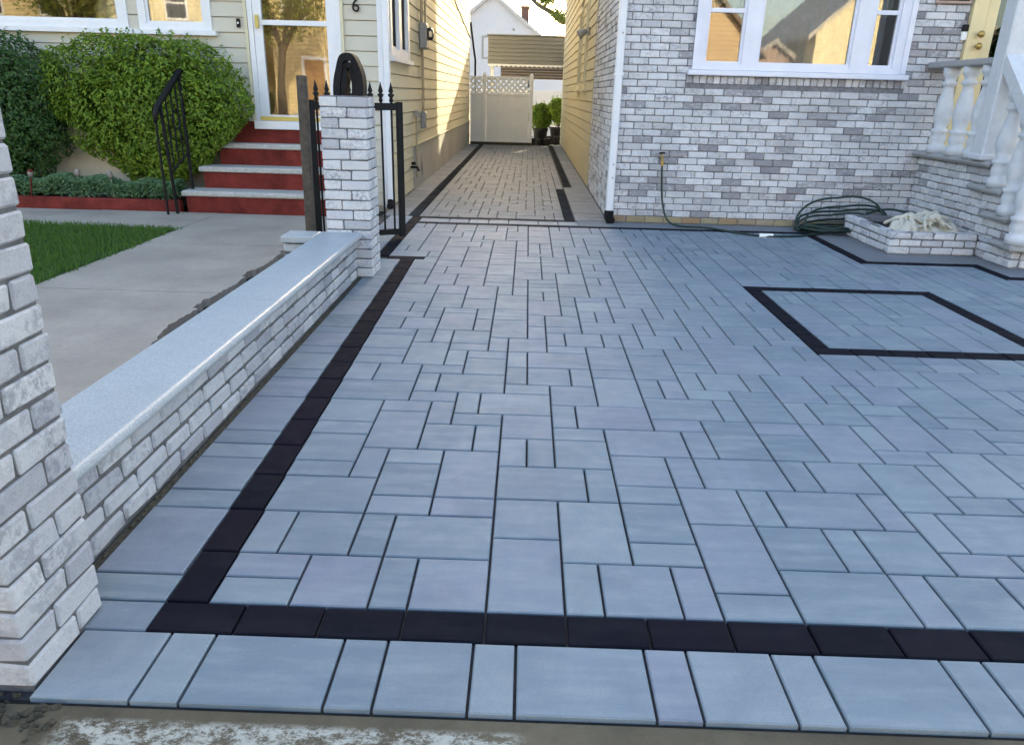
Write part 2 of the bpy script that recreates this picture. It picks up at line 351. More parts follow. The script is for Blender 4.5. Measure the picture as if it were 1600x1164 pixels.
TR = [(-7,0,-5,1),(-7,1,-5,2),(-5,0,-3,2),(-3,0,-2,2),(-2,0,0,2),(0,0,2,3),(2,0,3,2),(3,0,5,2),(5,0,6,2),(2,2,4,5),(4,2,6,3),(-7,4,-4,6),(-7,2,-6,4),(-6,2,-4,4),(-4,2,-3,4),(-3,2,0,4),(-7,6,-5,7),(-7,7,-5,9),(-7,9,-5,10),(-7,10,-5,12),(-7,12,-4,14),(-5,6,-4,8),(-4,7,-2,8),(-4,5,-2,7),(-4,4,-2,5),(-5,8,-3,11),(-5,11,-3,12),(-3,8,-1,10),(-1,8,0,10),(-3,10,-2,12),(-2,10,0,11),(-4,12,-2,13),(-4,13,-3,15),(-3,13,0,15),(-2,11,-1,13),(-1,11,2,13),(-2,5,0,8),(-2,4,0,5),(0,7,1,9),(1,7,2,9),(0,9,2,11),(0,5,3,7),(3,5,4,7),(0,3,2,5),(2,7,4,9),(2,9,4,10),(2,10,3,12),(3,10,6,12),(0,13,2,14),(0,14,1,16),(1,14,3,16),(3,14,4,16),(2,12,4,14),(4,12,6,15),(4,15,6,16),(6,13,7,15),(7,13,8,15),(6,11,9,13),(9,11,10,13),(6,10,8,11),(4,8,7,10),(7,8,8,10),(8,8,10,11),(4,6,6,8),(6,6,7,8),(7,6,10,8),(10,6,11,8),(4,5,6,6),(4,3,6,5),(6,4,8,6),(8,4,9,6),(9,4,12,6),(6,1,8,4),(6,0,8,1),(8,2,10,4),(10,2,11,4),(11,2,13,4),(8,0,11,2),(11,0,12,2),(12,0,14,2),(10,10,12,11),(10,8,12,10),(10,11,12,14),(8,13,10,14),(9,14,11,16),(8,14,9,16),(11,14,12,16),(12,14,14,16),(12,13,14,14),(12,11,13,13),(13,11,15,13),(12,8,14,11),(14,9,15,11),(14,8,16,9),(15,9,17,12),(15,12,17,13),(17,11,18,13),(17,9,19,11),(18,11,20,12),(18,12,20,15),(16,13,18,15),(15,13,16,15),(14,13,15,15),(11,6,13,8),(12,4,13,6),(13,5,15,8),(15,6,16,8),(15,5,17,6),(16,6,18,9),(13,3,14,5),(14,3,17,5),(13,2,15,3),(-7,14,-6,16),(-6,14,-4,16),(-5,16,-3,19),(-3,16,-2,18),(-2,15,0,17),(-2,17,0,18),(-4,15,-2,16),(-7,16,-5,17),(-7,17,-5,18),(-7,18,-5,20),(-7,20,-5,21),(-5,19,-4,21),(-4,19,-3,21),(-3,18,-1,19),(-3,19,-1,21),(-7,21,-6,23),(-6,21,-4,23),(-4,21,-2,24),(-4,24,-2,25),(-2,21,-1,23),(-2,23,-1,25),(-5,23,-4,25),(-7,24,-6,26),(-1,18,0,20),(0,16,1,18),(1,16,4,18),(0,18,2,20),(4,16,6,19),(2,18,4,19),(2,19,3,21),(3,19,5,21),(5,19,6,21),(2,21,4,22),(2,22,4,24),(1,20,2,22),(1,22,2,24),(-1,20,1,23),(-1,23,1,25),(3,24,4,26),(3,26,4,28),(1,24,3,27),(4,21,7,23),(7,21,8,23),(6,23,8,24),(6,24,8,26),(6,19,7,21),(7,19,9,21),(9,19,10,21),(6,18,8,19),(6,15,8,18),(8,17,10,19),(8,16,10,17),(8,21,10,22),(8,22,10,24),(5,28,7,31),(3,28,5,31),(7,27,9,29)]
occ = {}
def take(a, b, c, d):
    for i in range(a, c):
        for j in range(b, d): occ[(i, j)] = 1
SQ = (16, 19, 29, 32)
def dk(a, b, c, d):
    """a run of charcoal pavers filling the grid rectangle, two units long each"""
    take(a, b, c, d)
    if c-a >= d-b:
        u = a
        while u < c: w = min(2, c-u); dark.append((ux(u), vy(b), ux(u+w), vy(d))); u += w
    else:
        v = b
        while v < d: w = min(2, d-v); dark.append((ux(a), vy(v), ux(c), vy(v+w))); v += w
# border of the inset square
dk(SQ[0], SQ[1], SQ[2], SQ[1]+1); dk(SQ[0], SQ[3]-1, SQ[2], SQ[3]); dk(SQ[0], SQ[1]+1, SQ[0]+1, SQ[3]-1); dk(SQ[2]-1, SQ[1]+1, SQ[2], SQ[3]-1)
# stepped band along the house, planter and stoop
dk(-10, 52, 29, 53); dk(28, 41, 29, 52); dk(28, 40, 38, 41); dk(37, 37, 38, 40); dk(37, 36, 48, 37)
# band by the gate and the short return to the driveway band
dk(-11, 38, -10, 56); dk(-10, 37, -7, 38); dk(-10, 55, 5, 56)
for (a, b, c, d) in TR:
    cells = [(i, j) for i in range(a, c) for j in range(b, d)]
    if any(q in occ for q in cells) or any(SQ[0]-1 <= i <= SQ[2] and SQ[1] <= j < SQ[3] for i, j in cells): continue
    take(a, b, c, d); light.append((ux(a), vy(b), ux(c), vy(d)))
def inside(i, j):
    if j < 0 or j >= 55: return False
    if j < 37 and i < -7: return False
    if i < -10: return False
    if j >= 53: return i < 6
    if i >= 48: return False
    if i >= 37 and j >= 37: return False
    if i >= 28 and j >= 41: return False
    return True
def tile(cells, sizes, ws):
    for (i, j) in cells:
        if (i, j) in occ or not inside(i, j): continue
        opts = []
        for (w, h), wt in zip(sizes, ws):
            if all((i+a, j+b) not in occ and inside(i+a, j+b) for a in range(w) for b in range(h)): opts.append(((w, h), wt))
        if not opts: w, h = 1, 1
        else:
            t = rnd.random()*sum(o[1] for o in opts)
            for (wh, wt) in opts:
                t -= wt
                if t <= 0: break
            w, h = wh
        take(i, j, i+w, j+h); light.append((ux(i), vy(j), ux(i+w), vy(j+h)))
tile([(i, j) for j in range(0, 56) for i in range(-11, 48)], [(2, 2), (3, 2), (2, 3), (1, 2), (2, 1)], [3.2, 2.2, 2.4, 2.8, 2.4])
# front course, charcoal front band, left margin and left band
fx = [-1.09, -.863, -.75, -.423, -.312, -.097, .01, .331, .437, .649, .757, 1.072, 1.177]
for w in [2, 1, 3, 1]*6: fx.append(fx[-1]+w*.1065)
for a, b in zip(fx, fx[1:]):
    light.append((a, 1.275, b, vy(-1)+.002))
for k in range(-8, 46, 2): dark.append((ux(k)-(.010 if k == -8 else 0), vy(-1), ux(k+2), vy(0)))
def bxo(y): return -.935-(y-1.62)*.0196          # outer edge of the left band, drifting slightly left
light = [((bxo((p[1]+p[3])/2)+.1135, p[1], p[2], p[3]) if abs(p[0]-ux(-7)) < .001 and p[1] < vy(37)-.01 and p[1] > vy(0)-.01 else p) for p in light]
for k in range(0, 38, 2):
    y0, y1 = vy(k), vy(min(k+2, 38)); o = bxo((y0+y1)/2); dark.append((o, y0, o+.1135, y1))
lv = [-1, 0, 1, 4, 5, 7, 8, 9, 12, 14, 15, 17, 18, 20, 21, 23, 26, 27, 29, 31, 32, 34, 37]
for a, b in zip(lv, lv[1:]): light.append((-1.196, vy(a), bxo((vy(a)+vy(b))/2), vy(b)))
# left pocket behind the gate
v = 38
while v < 56:
    h = rnd.choice([1, 2, 2, 3]); h = min(h, 56-v); light.append((-1.50, vy(v), ux(-11), vy(v+h))); v += h
allp = [(p, 0) for p in light] + [(p, 1) for p in dark]
def vis(p):
    x, y = (p[0]+p[2])/2, (p[1]+p[3])/2
    return -.80*y-.1 < x < .73*y+.12 and (p[2]-p[0])*(p[3]-p[1])/(y**3) or 0
for kind in (0, 1):
    ps = sorted([p for p, k in allp if k == kind], key=vis, reverse=True)
    mat = M['paver_dark'] if kind else M['paver']; big, rest = ps[:300], MB()
    for n, p in enumerate(ps):
        w, d = p[2]-p[0], p[3]-p[1]; mb, me = paver_mesh(w, d, mat, kind)
        c = ((p[0]+p[2])/2, (p[1]+p[3])/2, (rnd.random()-.5)*.002)
        if n < 300:
            o = put('dark_paver' if kind else 'paver', me, drive, loc=c); o.rotation_euler = ((rnd.random()-.5)*.004, (rnd.random()-.5)*.004, (rnd.random()-.5)*.004)
        else: rest.add(mb.v, mb.f, Matrix.Translation(c))
    if rest.v: rest.build('far_paving', mat, drive, kind='stuff')
# ---- paved passage between the houses
alley = MB().quad((-1.60, 8.28, -.014), (.93, 8.28, -.014), (.93, 20.9, -.014), (-1.60, 20.9, -.014)).build('passage_paving', M['joint_light'], kind='structure')
al, ad = MB(), MB()
def pav(mb, x0, y0, x1, y1): 
    w, d = x1-x0, y1-y0
    if w < .02 or d < .02: return
    m = paver_mesh(w, d, None, 2)[0]; mb.add(m.v, m.f, Matrix.Translation(((x0+x1)/2, (y0+y1)/2, (rnd.random()-.5)*.003)))
y = 8.29
while y < 20.8: pav(ad, -1.30, y, -1.19, y+.22); y += .22
y = 8.29
while y < 11.1: pav(ad, .44, y, .55, y+.216); y += .216
y = 11.12
while y < 20.8: pav(ad, .57, y, .68, y+.22); y += .22
y = 8.29
while y < 20.8: h = rnd.choice([.22, .33, .11]); pav(al, -1.59, y, -1.305, y+h); y += h
y = 8.29
while y < 20.8: h = rnd.choice([.22, .33, .22]); pav(al, .555 if y < 11.05 else .685, y, .915, y+h); y += h
occ = {}
NU, NV = 15, 105; ax0, aw = -1.185, 1.62/15
for j in range(NV):
    for i in range(NU+1):
        if (i, j) in occ: continue
        y_ = 8.29+j*.1188
        lim = NU if y_ < 11.05 else NU+1
        if i >= lim: continue
        ch = [(2, 1), (2, 1), (1, 2), (2, 2), (3, 2)]; rnd.shuffle(ch)
        for w, h in ch+[(1, 1)]:
            if i+w <= NU+(1 if y_ >= 11.05 else 0) and all((i+a, j+b) not in occ for a in range(w) for b in range(h)): break
        for a in range(w):
            for b in range(h): occ[(i+a, j+b)] = 1
        pav(al, ax0+i*aw, y_, ax0+(i+w)*aw, y_+h*.1188)
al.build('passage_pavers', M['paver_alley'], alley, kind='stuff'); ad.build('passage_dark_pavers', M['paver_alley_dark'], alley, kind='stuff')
# ---- concrete apron along the brick house
ap = MB()
ap.quad((ux(6), vy(53), -.004), (5.6, vy(53), -.004), (5.6, 8.29, -.004), (ux(6), 8.29, -.004))
ap.quad((ux(29), vy(41), -.004), (5.6, vy(41), -.004), (5.6, vy(53), -.004), (ux(29), vy(53), -.004))
ap.quad((ux(38), vy(37), -.004), (5.6, vy(37), -.004), (5.6, vy(41), -.004), (ux(38), vy(41), -.004))
ap.build('apron', M['apron'], kind='structure')
# ---- neighbour's side: soil, concrete walk with a broken edge, lawn
sheet('soil', -9, -1.2, 1.3, 8.9, -.055, M['soil'])
wk = MB(); pts = []; y = 1.3
while y < 8.05:
    pts.append(((-1.95 if y < 3.5 else -1.95-min(.085, (y-3.5)*.16))+.008*math.sin(y*9)+rnd.uniform(-.009, .009)-(.03 if y > 4.0 and math.sin(y*7.3) > .7 else 0), y)); y += .025
poly = [(-3.33, 8.06)] + [(-3.33, 1.3)] + pts + [(-1.62, 8.06)]
def slab(name, poly, z1, mat, par=None, **k):
    return MB().prism(poly, -.1, z1, 'Z').build(name, mat, par, fixn=True, **k)
walk = thing('front_walk', None, None, kind='structure')
for (y0, y1, lx) in ((1.3, 3.18, -3.33), (3.19, 4.78, -3.33), (4.79, 6.38, -3.33), (6.39, 8.06, -3.33)):
    e = [p for p in pts if y0 < p[1] < y1]
    if y1 > 8: e = [p for p in e if p[1] < 6.75] + [(-1.62, 6.8)]
    pl = [(lx, y1), (lx, y0), (e[0][0], y0)] + e + [(e[-1][0], y1)]
    slab('walk_slab', pl, (rnd.random()-.5)*.006, M['walk'], walk)
for (x0, x1) in ((-7.5, -5.9), (-5.89, -4.62), (-4.61, -3.335)):
    slab('walk_slab', [(x0, 7.12+.07*(-3.3-x0)*.5), (x1, 7.12+.07*(-3.3-x1)*.5), (x1, 8.06), (x0, 8.06)], .002+(rnd.random()-.5)*.008, M['walk'], walk)
MB().prism([(-9, 1.3), (-3.34, 1.3), (-3.34, 7.10), (-9, 7.48)], -.1, -.012, 'Z').build('lawn', M['lawn'], kind='structure', fixn=True)
gr = MB()
for _ in range(26000):
    x = rnd.uniform(-5.9, -3.30); y = rnd.uniform(3.9, 7.2)
    if y > 7.10+(-3.34-x)*.066 or (x > -3.35 and rnd.random() < .6): continue
    h = rnd.uniform(.022, .05); a = rnd.uniform(0, 6.28); w = rnd.uniform(.003, .005); l = rnd.uniform(0, .03); b = rnd.uniform(0, 6.28)
    dx, dy = math.cos(a)*w, math.sin(a)*w; tx, ty = math.cos(b)*l, math.sin(b)*l
    gr.add([(x-dx, y-dy, -.015), (x+dx, y+dy, -.015), (x+dx*.6+tx*.5, y+dy*.6+ty*.5, h*.6), (x+tx, y+ty, h)], [(0, 1, 2), (0, 2, 3)])
gr.build('grass', M['grass'], label='short mown green grass of the front lawn', cat='grass', kind='stuff')
# ================================================================ brick pillars and low wall
bm_cache = {}
def brick_mesh(mat, var=5):
    if mat.name not in bm_cache:
        L = []
        for k in range(var):
            v, f = cbox_data(-.5, .5, -.5, .5, -.5, .5, .045, .022); L.append(MB().add(v, f).mesh('brick', mat))
        bm_cache[mat.name] = L
    return rnd.choice(bm_cache[mat.name])
def brick_box(par, mat, x0, x1, y0, y1, z0, z1, name='brick'):
    """one brick; unit mesh scaled (chamfer follows size)"""
    return put(name, brick_mesh(mat), par, loc=((x0+x1)/2, (y0+y1)/2, (z0+z1)/2), scale=(x1-x0, y1-y0, z1-z0))
def real_brick(par, mat, x0, x1, y0, y1, z0, z1, b=.006, j=.003, name='brick', **k):
    cx, cy, cz = (x0+x1)/2, (y0+y1)/2, (z0+z1)/2
    v, f = cbox_data(x0-cx, x1-cx, y0-cy, y1-cy, z0-cz, z1-cz, b, j)
    return MB().add(v, f).build(name, mat, par, loc=(cx, cy, cz), **k)
def pillar(name, x0, x1, y0, y1, top, label, mat, course=.0695, mj=.0075, side=False, ja=.36, jb=.58):
    """side: the long faces seen are the sides; else the front. Two bricks to a course, joints alternating"""
    t = thing(name, label, 'pillar'); n = round(top/course); c = top/n; w, d = x1-x0, y1-y0; bw = .088; ins = .007; g_ = mj/2
    MB().box(x0+ins, x1-ins, y0+ins, y1-ins, -.05, top-.004).build('mortar', M['mortar_dark'], t)
    for k in range(n):
        z0, z1 = k*c+g_, (k+1)*c-g_; f = (ja if k % 2 else jb)+rnd.uniform(-.035, .035); f2 = (jb if k % 2 else ja)+rnd.uniform(-.04, .04)
        if side:
            for xa, xb in ((x0, x0+bw), (x1-bw, x1)):
                jy = y0+d*f; real_brick(t, mat, xa, xb, y0, jy-g_, z0, z1, .0035, .0022); real_brick(t, mat, xa, xb, jy+g_, y1, z0, z1, .0035, .0022)
            for ya, yb in ((y0+.001, y0+bw), (y1-bw, y1-.001)): real_brick(t, mat, x0+bw+mj, x1-bw-mj, ya, yb, z0, z1, .0035, .0022)
        else:
            for ya, yb in ((y0, y0+bw), (y1-bw, y1)):
                jx = x0+w*f; real_brick(t, mat, x0, jx-g_, ya, yb, z0, z1, .0035, .0022); real_brick(t, mat, jx+g_, x1, ya, yb, z0, z1, .0035, .0022)
            for xa, xb in ((x0+.001, x0+bw), (x1-bw, x1-.001)): real_brick(t, mat, xa, xb, y0+bw+mj, y1-bw-mj, z0, z1, .0035, .0022)
    return t
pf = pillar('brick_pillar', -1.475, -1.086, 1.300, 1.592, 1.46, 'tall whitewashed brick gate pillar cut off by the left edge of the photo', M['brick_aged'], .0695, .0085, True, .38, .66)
MB().cbox(-1.515, -1.046, 1.26, 1.632, 1.46, 1.52, .008).build('coping', M['granite'], pf)
MB().cbox(-1.52, -1.075, 1.286, 1.60, -.16, -.012, .01, .01).build('footing', M['dirt'], pf)
pm = pillar('brick_pillar', -1.432, -1.110, 5.335, 5.64, 1.252, 'slim whitewashed brick pillar at the far end of the low wall', M['brick_white'], .0695, .0075)
MB().box(-1.425, -1.117, 5.342, 5.633, 1.248, 1.256).build('top', M['mortar'], pm)
rb = MB()
for _ in range(150):
    x = rnd.uniform(-1.5, -1.0); y = rnd.uniform(1.16, 1.30)
    if x > -1.10 and y > 1.262: continue
    s = rnd.uniform(.003, .012); v, f = cbox_data(x-s, x+s, y-s*.8, y+s*.8, -.018, -.010+s*.9, s*.3, s*.3); rb.add(v, f)
rb.build('rubble', M['dirt'], label='dark crumbled rubble at the foot of the front pillar', cat='rubble', kind='stuff')
# low wall
lw = thing('low_wall', 'low whitewashed brick wall with polished pale granite coping beside the driveway', 'wall')
MB().box(-1.425, -1.226, 1.595, 5.332, -.06, .282).build('mortar', M['mortar_dark'], lw)
cw = .0705
for k in range(4):
    y = 1.60 - (.1 if k % 2 else 0); 
    while y < 5.32:
        L = .196+rnd.uniform(-.012, .012); a, b = max(y, 1.60), min(y+L-.009, 5.325)
        if b-a > .03:
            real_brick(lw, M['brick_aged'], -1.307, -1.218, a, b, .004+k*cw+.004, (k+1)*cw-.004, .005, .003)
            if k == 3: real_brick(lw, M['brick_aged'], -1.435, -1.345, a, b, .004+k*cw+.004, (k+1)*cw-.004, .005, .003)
        y += L
# bullnosed granite coping in two lengths, and the square end block
def bull(x0, x1, z0, z1, y0, y1):
    r_ = (z1-z0)/2; poly = [(x0+.004, z0), (x1-r_, z0)]
    for k in range(1, 8):
        a = -math.pi/2+math.pi*k/8; poly.append((x1-r_+r_*math.cos(a), (z0+z1)/2+r_*math.sin(a)))
    poly += [(x1-r_, z1), (x0+.004, z1), (x0, z1-.004), (x0, z0+.004)]
    return MB().prism(poly, y0, y1, 'Y')
for (a, b) in ((1.598, 3.458), (3.4615, 5.331)):
    o = bull(-1.470, -1.178, .286, .332, a, b).build('coping', M['granite'], lw, fixn=True)
MB().cbox(-1.70, -1.473, 5.10, 5.331, .286, .334, .006).build('coping', M['granite'], lw)
for k in range(4):
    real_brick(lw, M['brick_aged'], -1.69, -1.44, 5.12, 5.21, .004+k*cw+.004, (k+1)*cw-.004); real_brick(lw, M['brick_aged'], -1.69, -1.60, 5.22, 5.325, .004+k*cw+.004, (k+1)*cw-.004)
MB().box(-1.68, -1.45, 5.13, 5.32, -.05, .28).build('mortar', M['mortar_dark'], lw)
# mortar smear and grit along the foot of the wall
gm = MB()
MB().cbox(-1.222, -1.192, 1.60, 5.33, -.03, -.002, .004).build('mortar_fillet', M['dirt'], lw)
for _ in range(150):
    y = rnd.uniform(1.62, 5.3); x = -1.207+rnd.uniform(-.008, .010); s = rnd.uniform(.003, .008)
    v, f = cbox_data(x-s*.6, x+s*.6, y-s*1.6, y+s*1.6, -.012, rnd.uniform(-.004, .006), s*.25, s*.2); gm.add(v, f)
gm.build('mortar_crumbs', M['dirt'], lw, kind='stuff')
# ================================================================ the cream house on the left
def cuts(a, b, holes):
    segs = [(a, b)]
    for (h0, h1) in holes:
        n = []
        for (s, e) in segs:
            if h1 <= s or h0 >= e: n.append((s, e)); continue
            if h0 > s: n.append((s, h0))
            if h1 < e: n.append((h1, e))
        segs = n
    return [q for q in segs if q[1]-q[0] > .03]
def board(axis, face, s0, s1, z0, z1, out):
    """lapped board: wedge, thick at its foot. axis 'X': wall in XZ at y=face facing out (-1/+1); 'Y': wall in YZ at x=face"""
    t0, t1, g0 = .021*out, .011*out, .010; m = MB(); zt = z1-g0
    P = lambda s, d, z: (s, face+d, z) if axis == 'X' else (face+d, s, z)
    vs = [P(s0, 0, z0), P(s0, t0, z0), P(s0, t1, zt), P(s0, 0, zt), P(s1, 0, z0), P(s1, t0, z0), P(s1, t1, zt), P(s1, 0, zt)]
    return m.add(vs, [(0, 1, 2, 3), (7, 6, 5, 4), (1, 5, 6, 2), (0, 4, 5, 1), (3, 2, 6, 7)])
def siding(par, axis, face, s0, s1, z0, z1, out, holes, mat, e=.15, ztop=3.3):
    z = z0; hi = MB()
    while z < z1-.01:
        zt = min(z+e, z1)
        for (a, b) in cuts(s0, s1, [(h[0], h[1]) for h in holes if h[2] < zt-.005 and h[3] > z+.005]):
            m = board(axis, face, a, b, z, zt, out)
            if z < ztop: m.build('siding_board', mat, par, fixn=True)
            else: hi.add(m.v, m.f)
        z += e
    if hi.v: hi.build('upper_siding', mat, par, kind='stuff', fixn=True)
LX0, LX1, LY0, LY1 = -8.2, -1.60, 8.87, 21.0
ch = thing('cream_house', 'cream clapboard house on the left with red front steps and glass storm door', 'house')
doorh = (-3.10, -2.085, .90, 3.15); winA = (-6.75, -4.42, 1.86, 3.2); winB = (-4.30, -3.50, 1.86, 3.2)
# wall core as slabs around the openings
core = MB()
core.box(LX0, -6.75, LY0+.002, LY0+.2, -.05, 5.6); core.box(-6.75, -3.50, LY0+.002, LY0+.2, -.05, 1.86); core.box(-6.75, -3.5, LY0+.002, LY0+.2, 3.2, 5.6)
core.box(-4.42, -4.30, LY0+.002, LY0+.2, 1.86, 3.2); core.box(-3.5, -3.10, LY0+.002, LY0+.2, -.05, 5.6); core.box(-3.1, -2.085, LY0+.002, LY0+.2, -.05, .9)
core.box(-3.1, -2.085, LY0+.002, LY0+.2, 3.15, 5.6); core.box(-2.085, LX1-.002, LY0+.002, LY0+.2, -.05, 5.6)
swn = (9.03, 10.42, 1.66, 3.2)
core.box(LX1-.2, LX1-.002, LY0+.2, swn[0], -.05, 5.6); core.box(LX1-.2, LX1-.002, swn[0], swn[1], -.05, swn[2]); core.box(LX1-.2, LX1-.002, swn[0], swn[1], swn[3], 5.6)
core.box(LX1-.2, LX1-.002, swn[1], LY1, -.05, 5.6)
core.box(LX0, LX1-.2, LY1-.2, LY1, -.05, 5.6); core.box(LX0, LX0+.2, LY0+.2, LY1-.2, -.05, 5.6)
core.build('wall', M['wallcore'], ch)
siding(ch, 'X', LY0, LX0, -1.66, .93, 5.55, -1, [doorh, winA, winB], M['siding_front'], .154)
siding(ch, 'X', LY0, LX0, -3.73, .0, .92, -1, [], M['siding_front'], .92)
siding(ch, 'X', LY0, -2.06, -1.66, .02, .92, -1, [], M['siding_front'], .15)
siding(ch, 'Y', LX1, LY0+.03, LY1, .60, 5.55, 1, [swn], M['siding_side'], .147)
siding(ch, 'Y', LX1, LY0+.03, 10.62, .02, .60, 1, [], M['siding_side'], .145)
fo = MB()
for a, b in ((10.63, 14.2), (14.21, 17.6), (17.61, LY1)): fo.box(LX1-.01, LX1+.03, a, b, -.05, .585)
fo.build('foundation', M['found'], ch)
MB().box(LX1, LX1+.045, 10.6, LY1, .585, .60).build('foundation_ledge', M['siding_side'], ch)
for (y, z, h) in ((11.3, .18, .26), (11.42, .12, .2)): MB().box(LX1+.03, LX1+.034, y, y+.012, z, z+h).build('crack', M['dark'], ch)
MB().box(LX1+.03, LX1+.045, 18.9, 19.5, .12, .48).build('basement_hatch', M['found'], ch)
# roof
rf = MB(); xm = (LX0+LX1)/2
rf.prism([(LX0-.35, 5.45), (xm, 7.9), (LX1+.35, 5.45), (LX1+.35, 5.6), (xm, 8.06), (LX0-.35, 5.6)], LY0-.35, LY1+.35, 'Y')
rf.build('roof', M['roof'], ch, fixn=True)
MB().prism([(LX0, 5.6), (LX1, 5.6), (xm, 7.85)], LY0+.01, LY0+.18, 'Y').build('gable', M['siding_front'], ch, fixn=True)
MB().prism([(LX0, 5.6), (LX1, 5.6), (xm, 7.85)], LY1-.18, LY1-.01, 'Y').build('gable', M['siding_side'], ch, fixn=True)
# corner board and downspout with black shoe
cb = MB(); cb.box(LX1-.085, LX1+.028, LY0-.028, LY0-.002, .0, 5.5); cb.box(LX1+.002, LX1+.028, LY0-.002, LY0+.09, .0, 5.5); cb.build('corner_board', M['white'], ch)
dp = MB().cbox(LX1-.02, LX1+.05, LY0-.09, LY0-.032, .09, 5.5, .008).build('downpipe', M['white'], ch)
MB().tube([(LX1+.015, LY0-.06, .10), (LX1+.015, LY0-.07, .05), (LX1+.02, LY0-.16, .035)], .042, 8).build('drain_shoe', M['rubber'], dp)
# storm door
d = thing('x', None, None); bpy.data.objects.remove(d)
dr = MB(); x0, x1, z0, z1 = doorh
for (a, b) in ((x0, x0+.055), (x1-.055, x1)): dr.box(a, b, LY0-.035, LY0+.06, z0, z1)
dr.box(x0, x1, LY0-.035, LY0+.06, z1-.06, z1)
dr.build('door_casing', M['white'], ch)
pd = MB()
for (a, b) in ((x0-.035, x0-.004), (x1+.004, x1+.035)): pd.box(a, b, LY0-.05, LY0+.01, z0, z1)
pd.build('door_trim', M['siding_side'], ch)
door = MB(); sx0, sx1 = x0+.058, x1-.058; zb = z0+.03
door.box(sx0, sx0+.095, LY0-.025, LY0+.02, zb, z1-.07); door.box(sx1-.095, sx1, LY0-.025, LY0+.02, zb, z1-.07)
door.box(sx0+.095, sx1-.095, LY0-.024, LY0+.019, zb, zb+.075); door.box(sx0+.095, sx1-.095, LY0-.024, LY0+.019, z1-.2, z1-.07)
door.box(sx0+.095, sx1-.095, LY0-.022, LY0+.018, 1.935, 1.985)
dr = door.build('storm_door', M['white'], ch)
MB().box(sx0+.09, sx1-.09, LY0-.002, LY0+.004, zb+.07, z1-.16).build('pane', M['glass'], dr)
MB().cbox(sx0+.03, sx0+.065, LY0-.07, LY0-.028, 1.90, 2.03, .006).build('handle', M['gold'], dr)
MB().box(sx0, sx1, LY0-.06, LY0-.028, z0+.045, z0+.085).build('kick_strip', M['gold'], dr)  # yellow reflection on the threshold, put into the colour of this strip
MB().cbox(x0-.01, x1+.01, LY0-.10, LY0-.036, z0-.05, z0+.04, .006).build('threshold', M['white'], ch)
ind = MB(); ind.box(sx0, sx1, LY0+.13, LY0+.17, z0, z1); ind.build('inner_door', M['door'], ch)
ip = MB(); ip.box(sx0+.13, sx1-.13, LY0+.115, LY0+.13, 1.75, 2.75); ip.box(sx0+.13, sx1-.13, LY0+.115, LY0+.13, 1.0, 1.62); ip.build('door_panel', M['door'], ch)
# front windows
def window(par, axis, face, a0, a1, z0, z1, out, lights, mat=None, fr=.06, rail=None, room=True, curtain=None, depth=.06, sill=.05, cdrop=.09, pane=None):
    """lights: list of (a0,a1) pane spans, the rest is frame; rail: z of a meeting rail"""
    mat = mat or M['frame']
    def bx(m, a, b, d0, d1, z, zt):
        lo, hi = sorted((face+d0*out, face+d1*out))
        return m.box(a, b, lo, hi, z, zt) if axis == 'X' else m.box(lo, hi, a, b, z, zt)
    f = MB(); edges = [a0]+[e for l in lights for e in l]+[a1]
    for k in range(0, len(edges), 2): bx(f, edges[k], edges[k+1], -.06, .035, z0, z1)
    for (p, q) in lights: bx(f, p, q, -.06, .033, z0, z0+fr); bx(f, p, q, -.06, .033, z1-fr, z1)
    w = f.build('window', mat, par)
    for i, (p, q) in enumerate(lights):
        s = MB(); zi, zj = z0+fr, z1-fr; e = .028
        bx(s, p, p+e, -.03, .012, zi, zj); bx(s, q-e, q, -.03, .012, zi, zj); bx(s, p+e, q-e, -.03, .012, zi, zi+e); bx(s, p+e, q-e, -.03, .012, zj-e, zj)
        if rail and rail[i]: bx(s, p+e, q-e, -.03, .016, rail[i]-.02, rail[i]+.02)
        s.build('sash', mat, w)
        g_ = MB(); bx(g_, p+.01, q-.01, -.012, -.008, zi+.005, zj-.005); g_.build('pane', pane or M['glass'], w)
        if curtain and curtain[i]:
            n = 26; vs = []; fs = []
            for k in range(n+1):
                a = p+(q-p)*k/n; d_ = -cdrop-.015*math.sin(k*1.7)-.008*math.sin(k*.9)
                for z in (z0, z1): vs.append((a, face+d_*out, z) if axis == 'X' else (face+d_*out, a, z))
            for k in range(n): fs.append((2*k, 2*k+2, 2*k+3, 2*k+1))
            cm = MB().add(vs, fs).build('curtain', curtain[i], w); 
    if sill:
        s = MB(); bx(s, a0-.05, a1+.05, -.03, .075, z0-sill, z0-.002); s.build('sill', mat, w)
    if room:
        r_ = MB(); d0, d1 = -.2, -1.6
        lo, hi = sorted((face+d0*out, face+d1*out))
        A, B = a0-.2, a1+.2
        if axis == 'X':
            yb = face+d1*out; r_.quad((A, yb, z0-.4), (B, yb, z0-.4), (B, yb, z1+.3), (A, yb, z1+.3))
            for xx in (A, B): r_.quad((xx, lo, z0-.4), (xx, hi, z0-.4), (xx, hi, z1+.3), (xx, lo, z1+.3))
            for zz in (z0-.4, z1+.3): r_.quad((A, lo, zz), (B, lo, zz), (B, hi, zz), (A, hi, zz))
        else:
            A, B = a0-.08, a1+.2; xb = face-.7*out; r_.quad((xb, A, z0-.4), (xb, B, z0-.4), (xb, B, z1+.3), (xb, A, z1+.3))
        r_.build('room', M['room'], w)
    return w
window(ch, 'X', LY0, *winA, -1, [(-6.65, -4.52)], M['white'], .07, curtain=[M['curtain']])
window(ch, 'X', LY0, *winB, -1, [(-4.22, -3.58)], M['white'], .06, curtain=[M['curtain']])
window(ch, 'Y', LX1, *swn, 1, [(9.14, 9.62), (9.80, 10.30)], M['white'], .09, rail=[2.4, 2.4], room=True, pane=M['screen'])
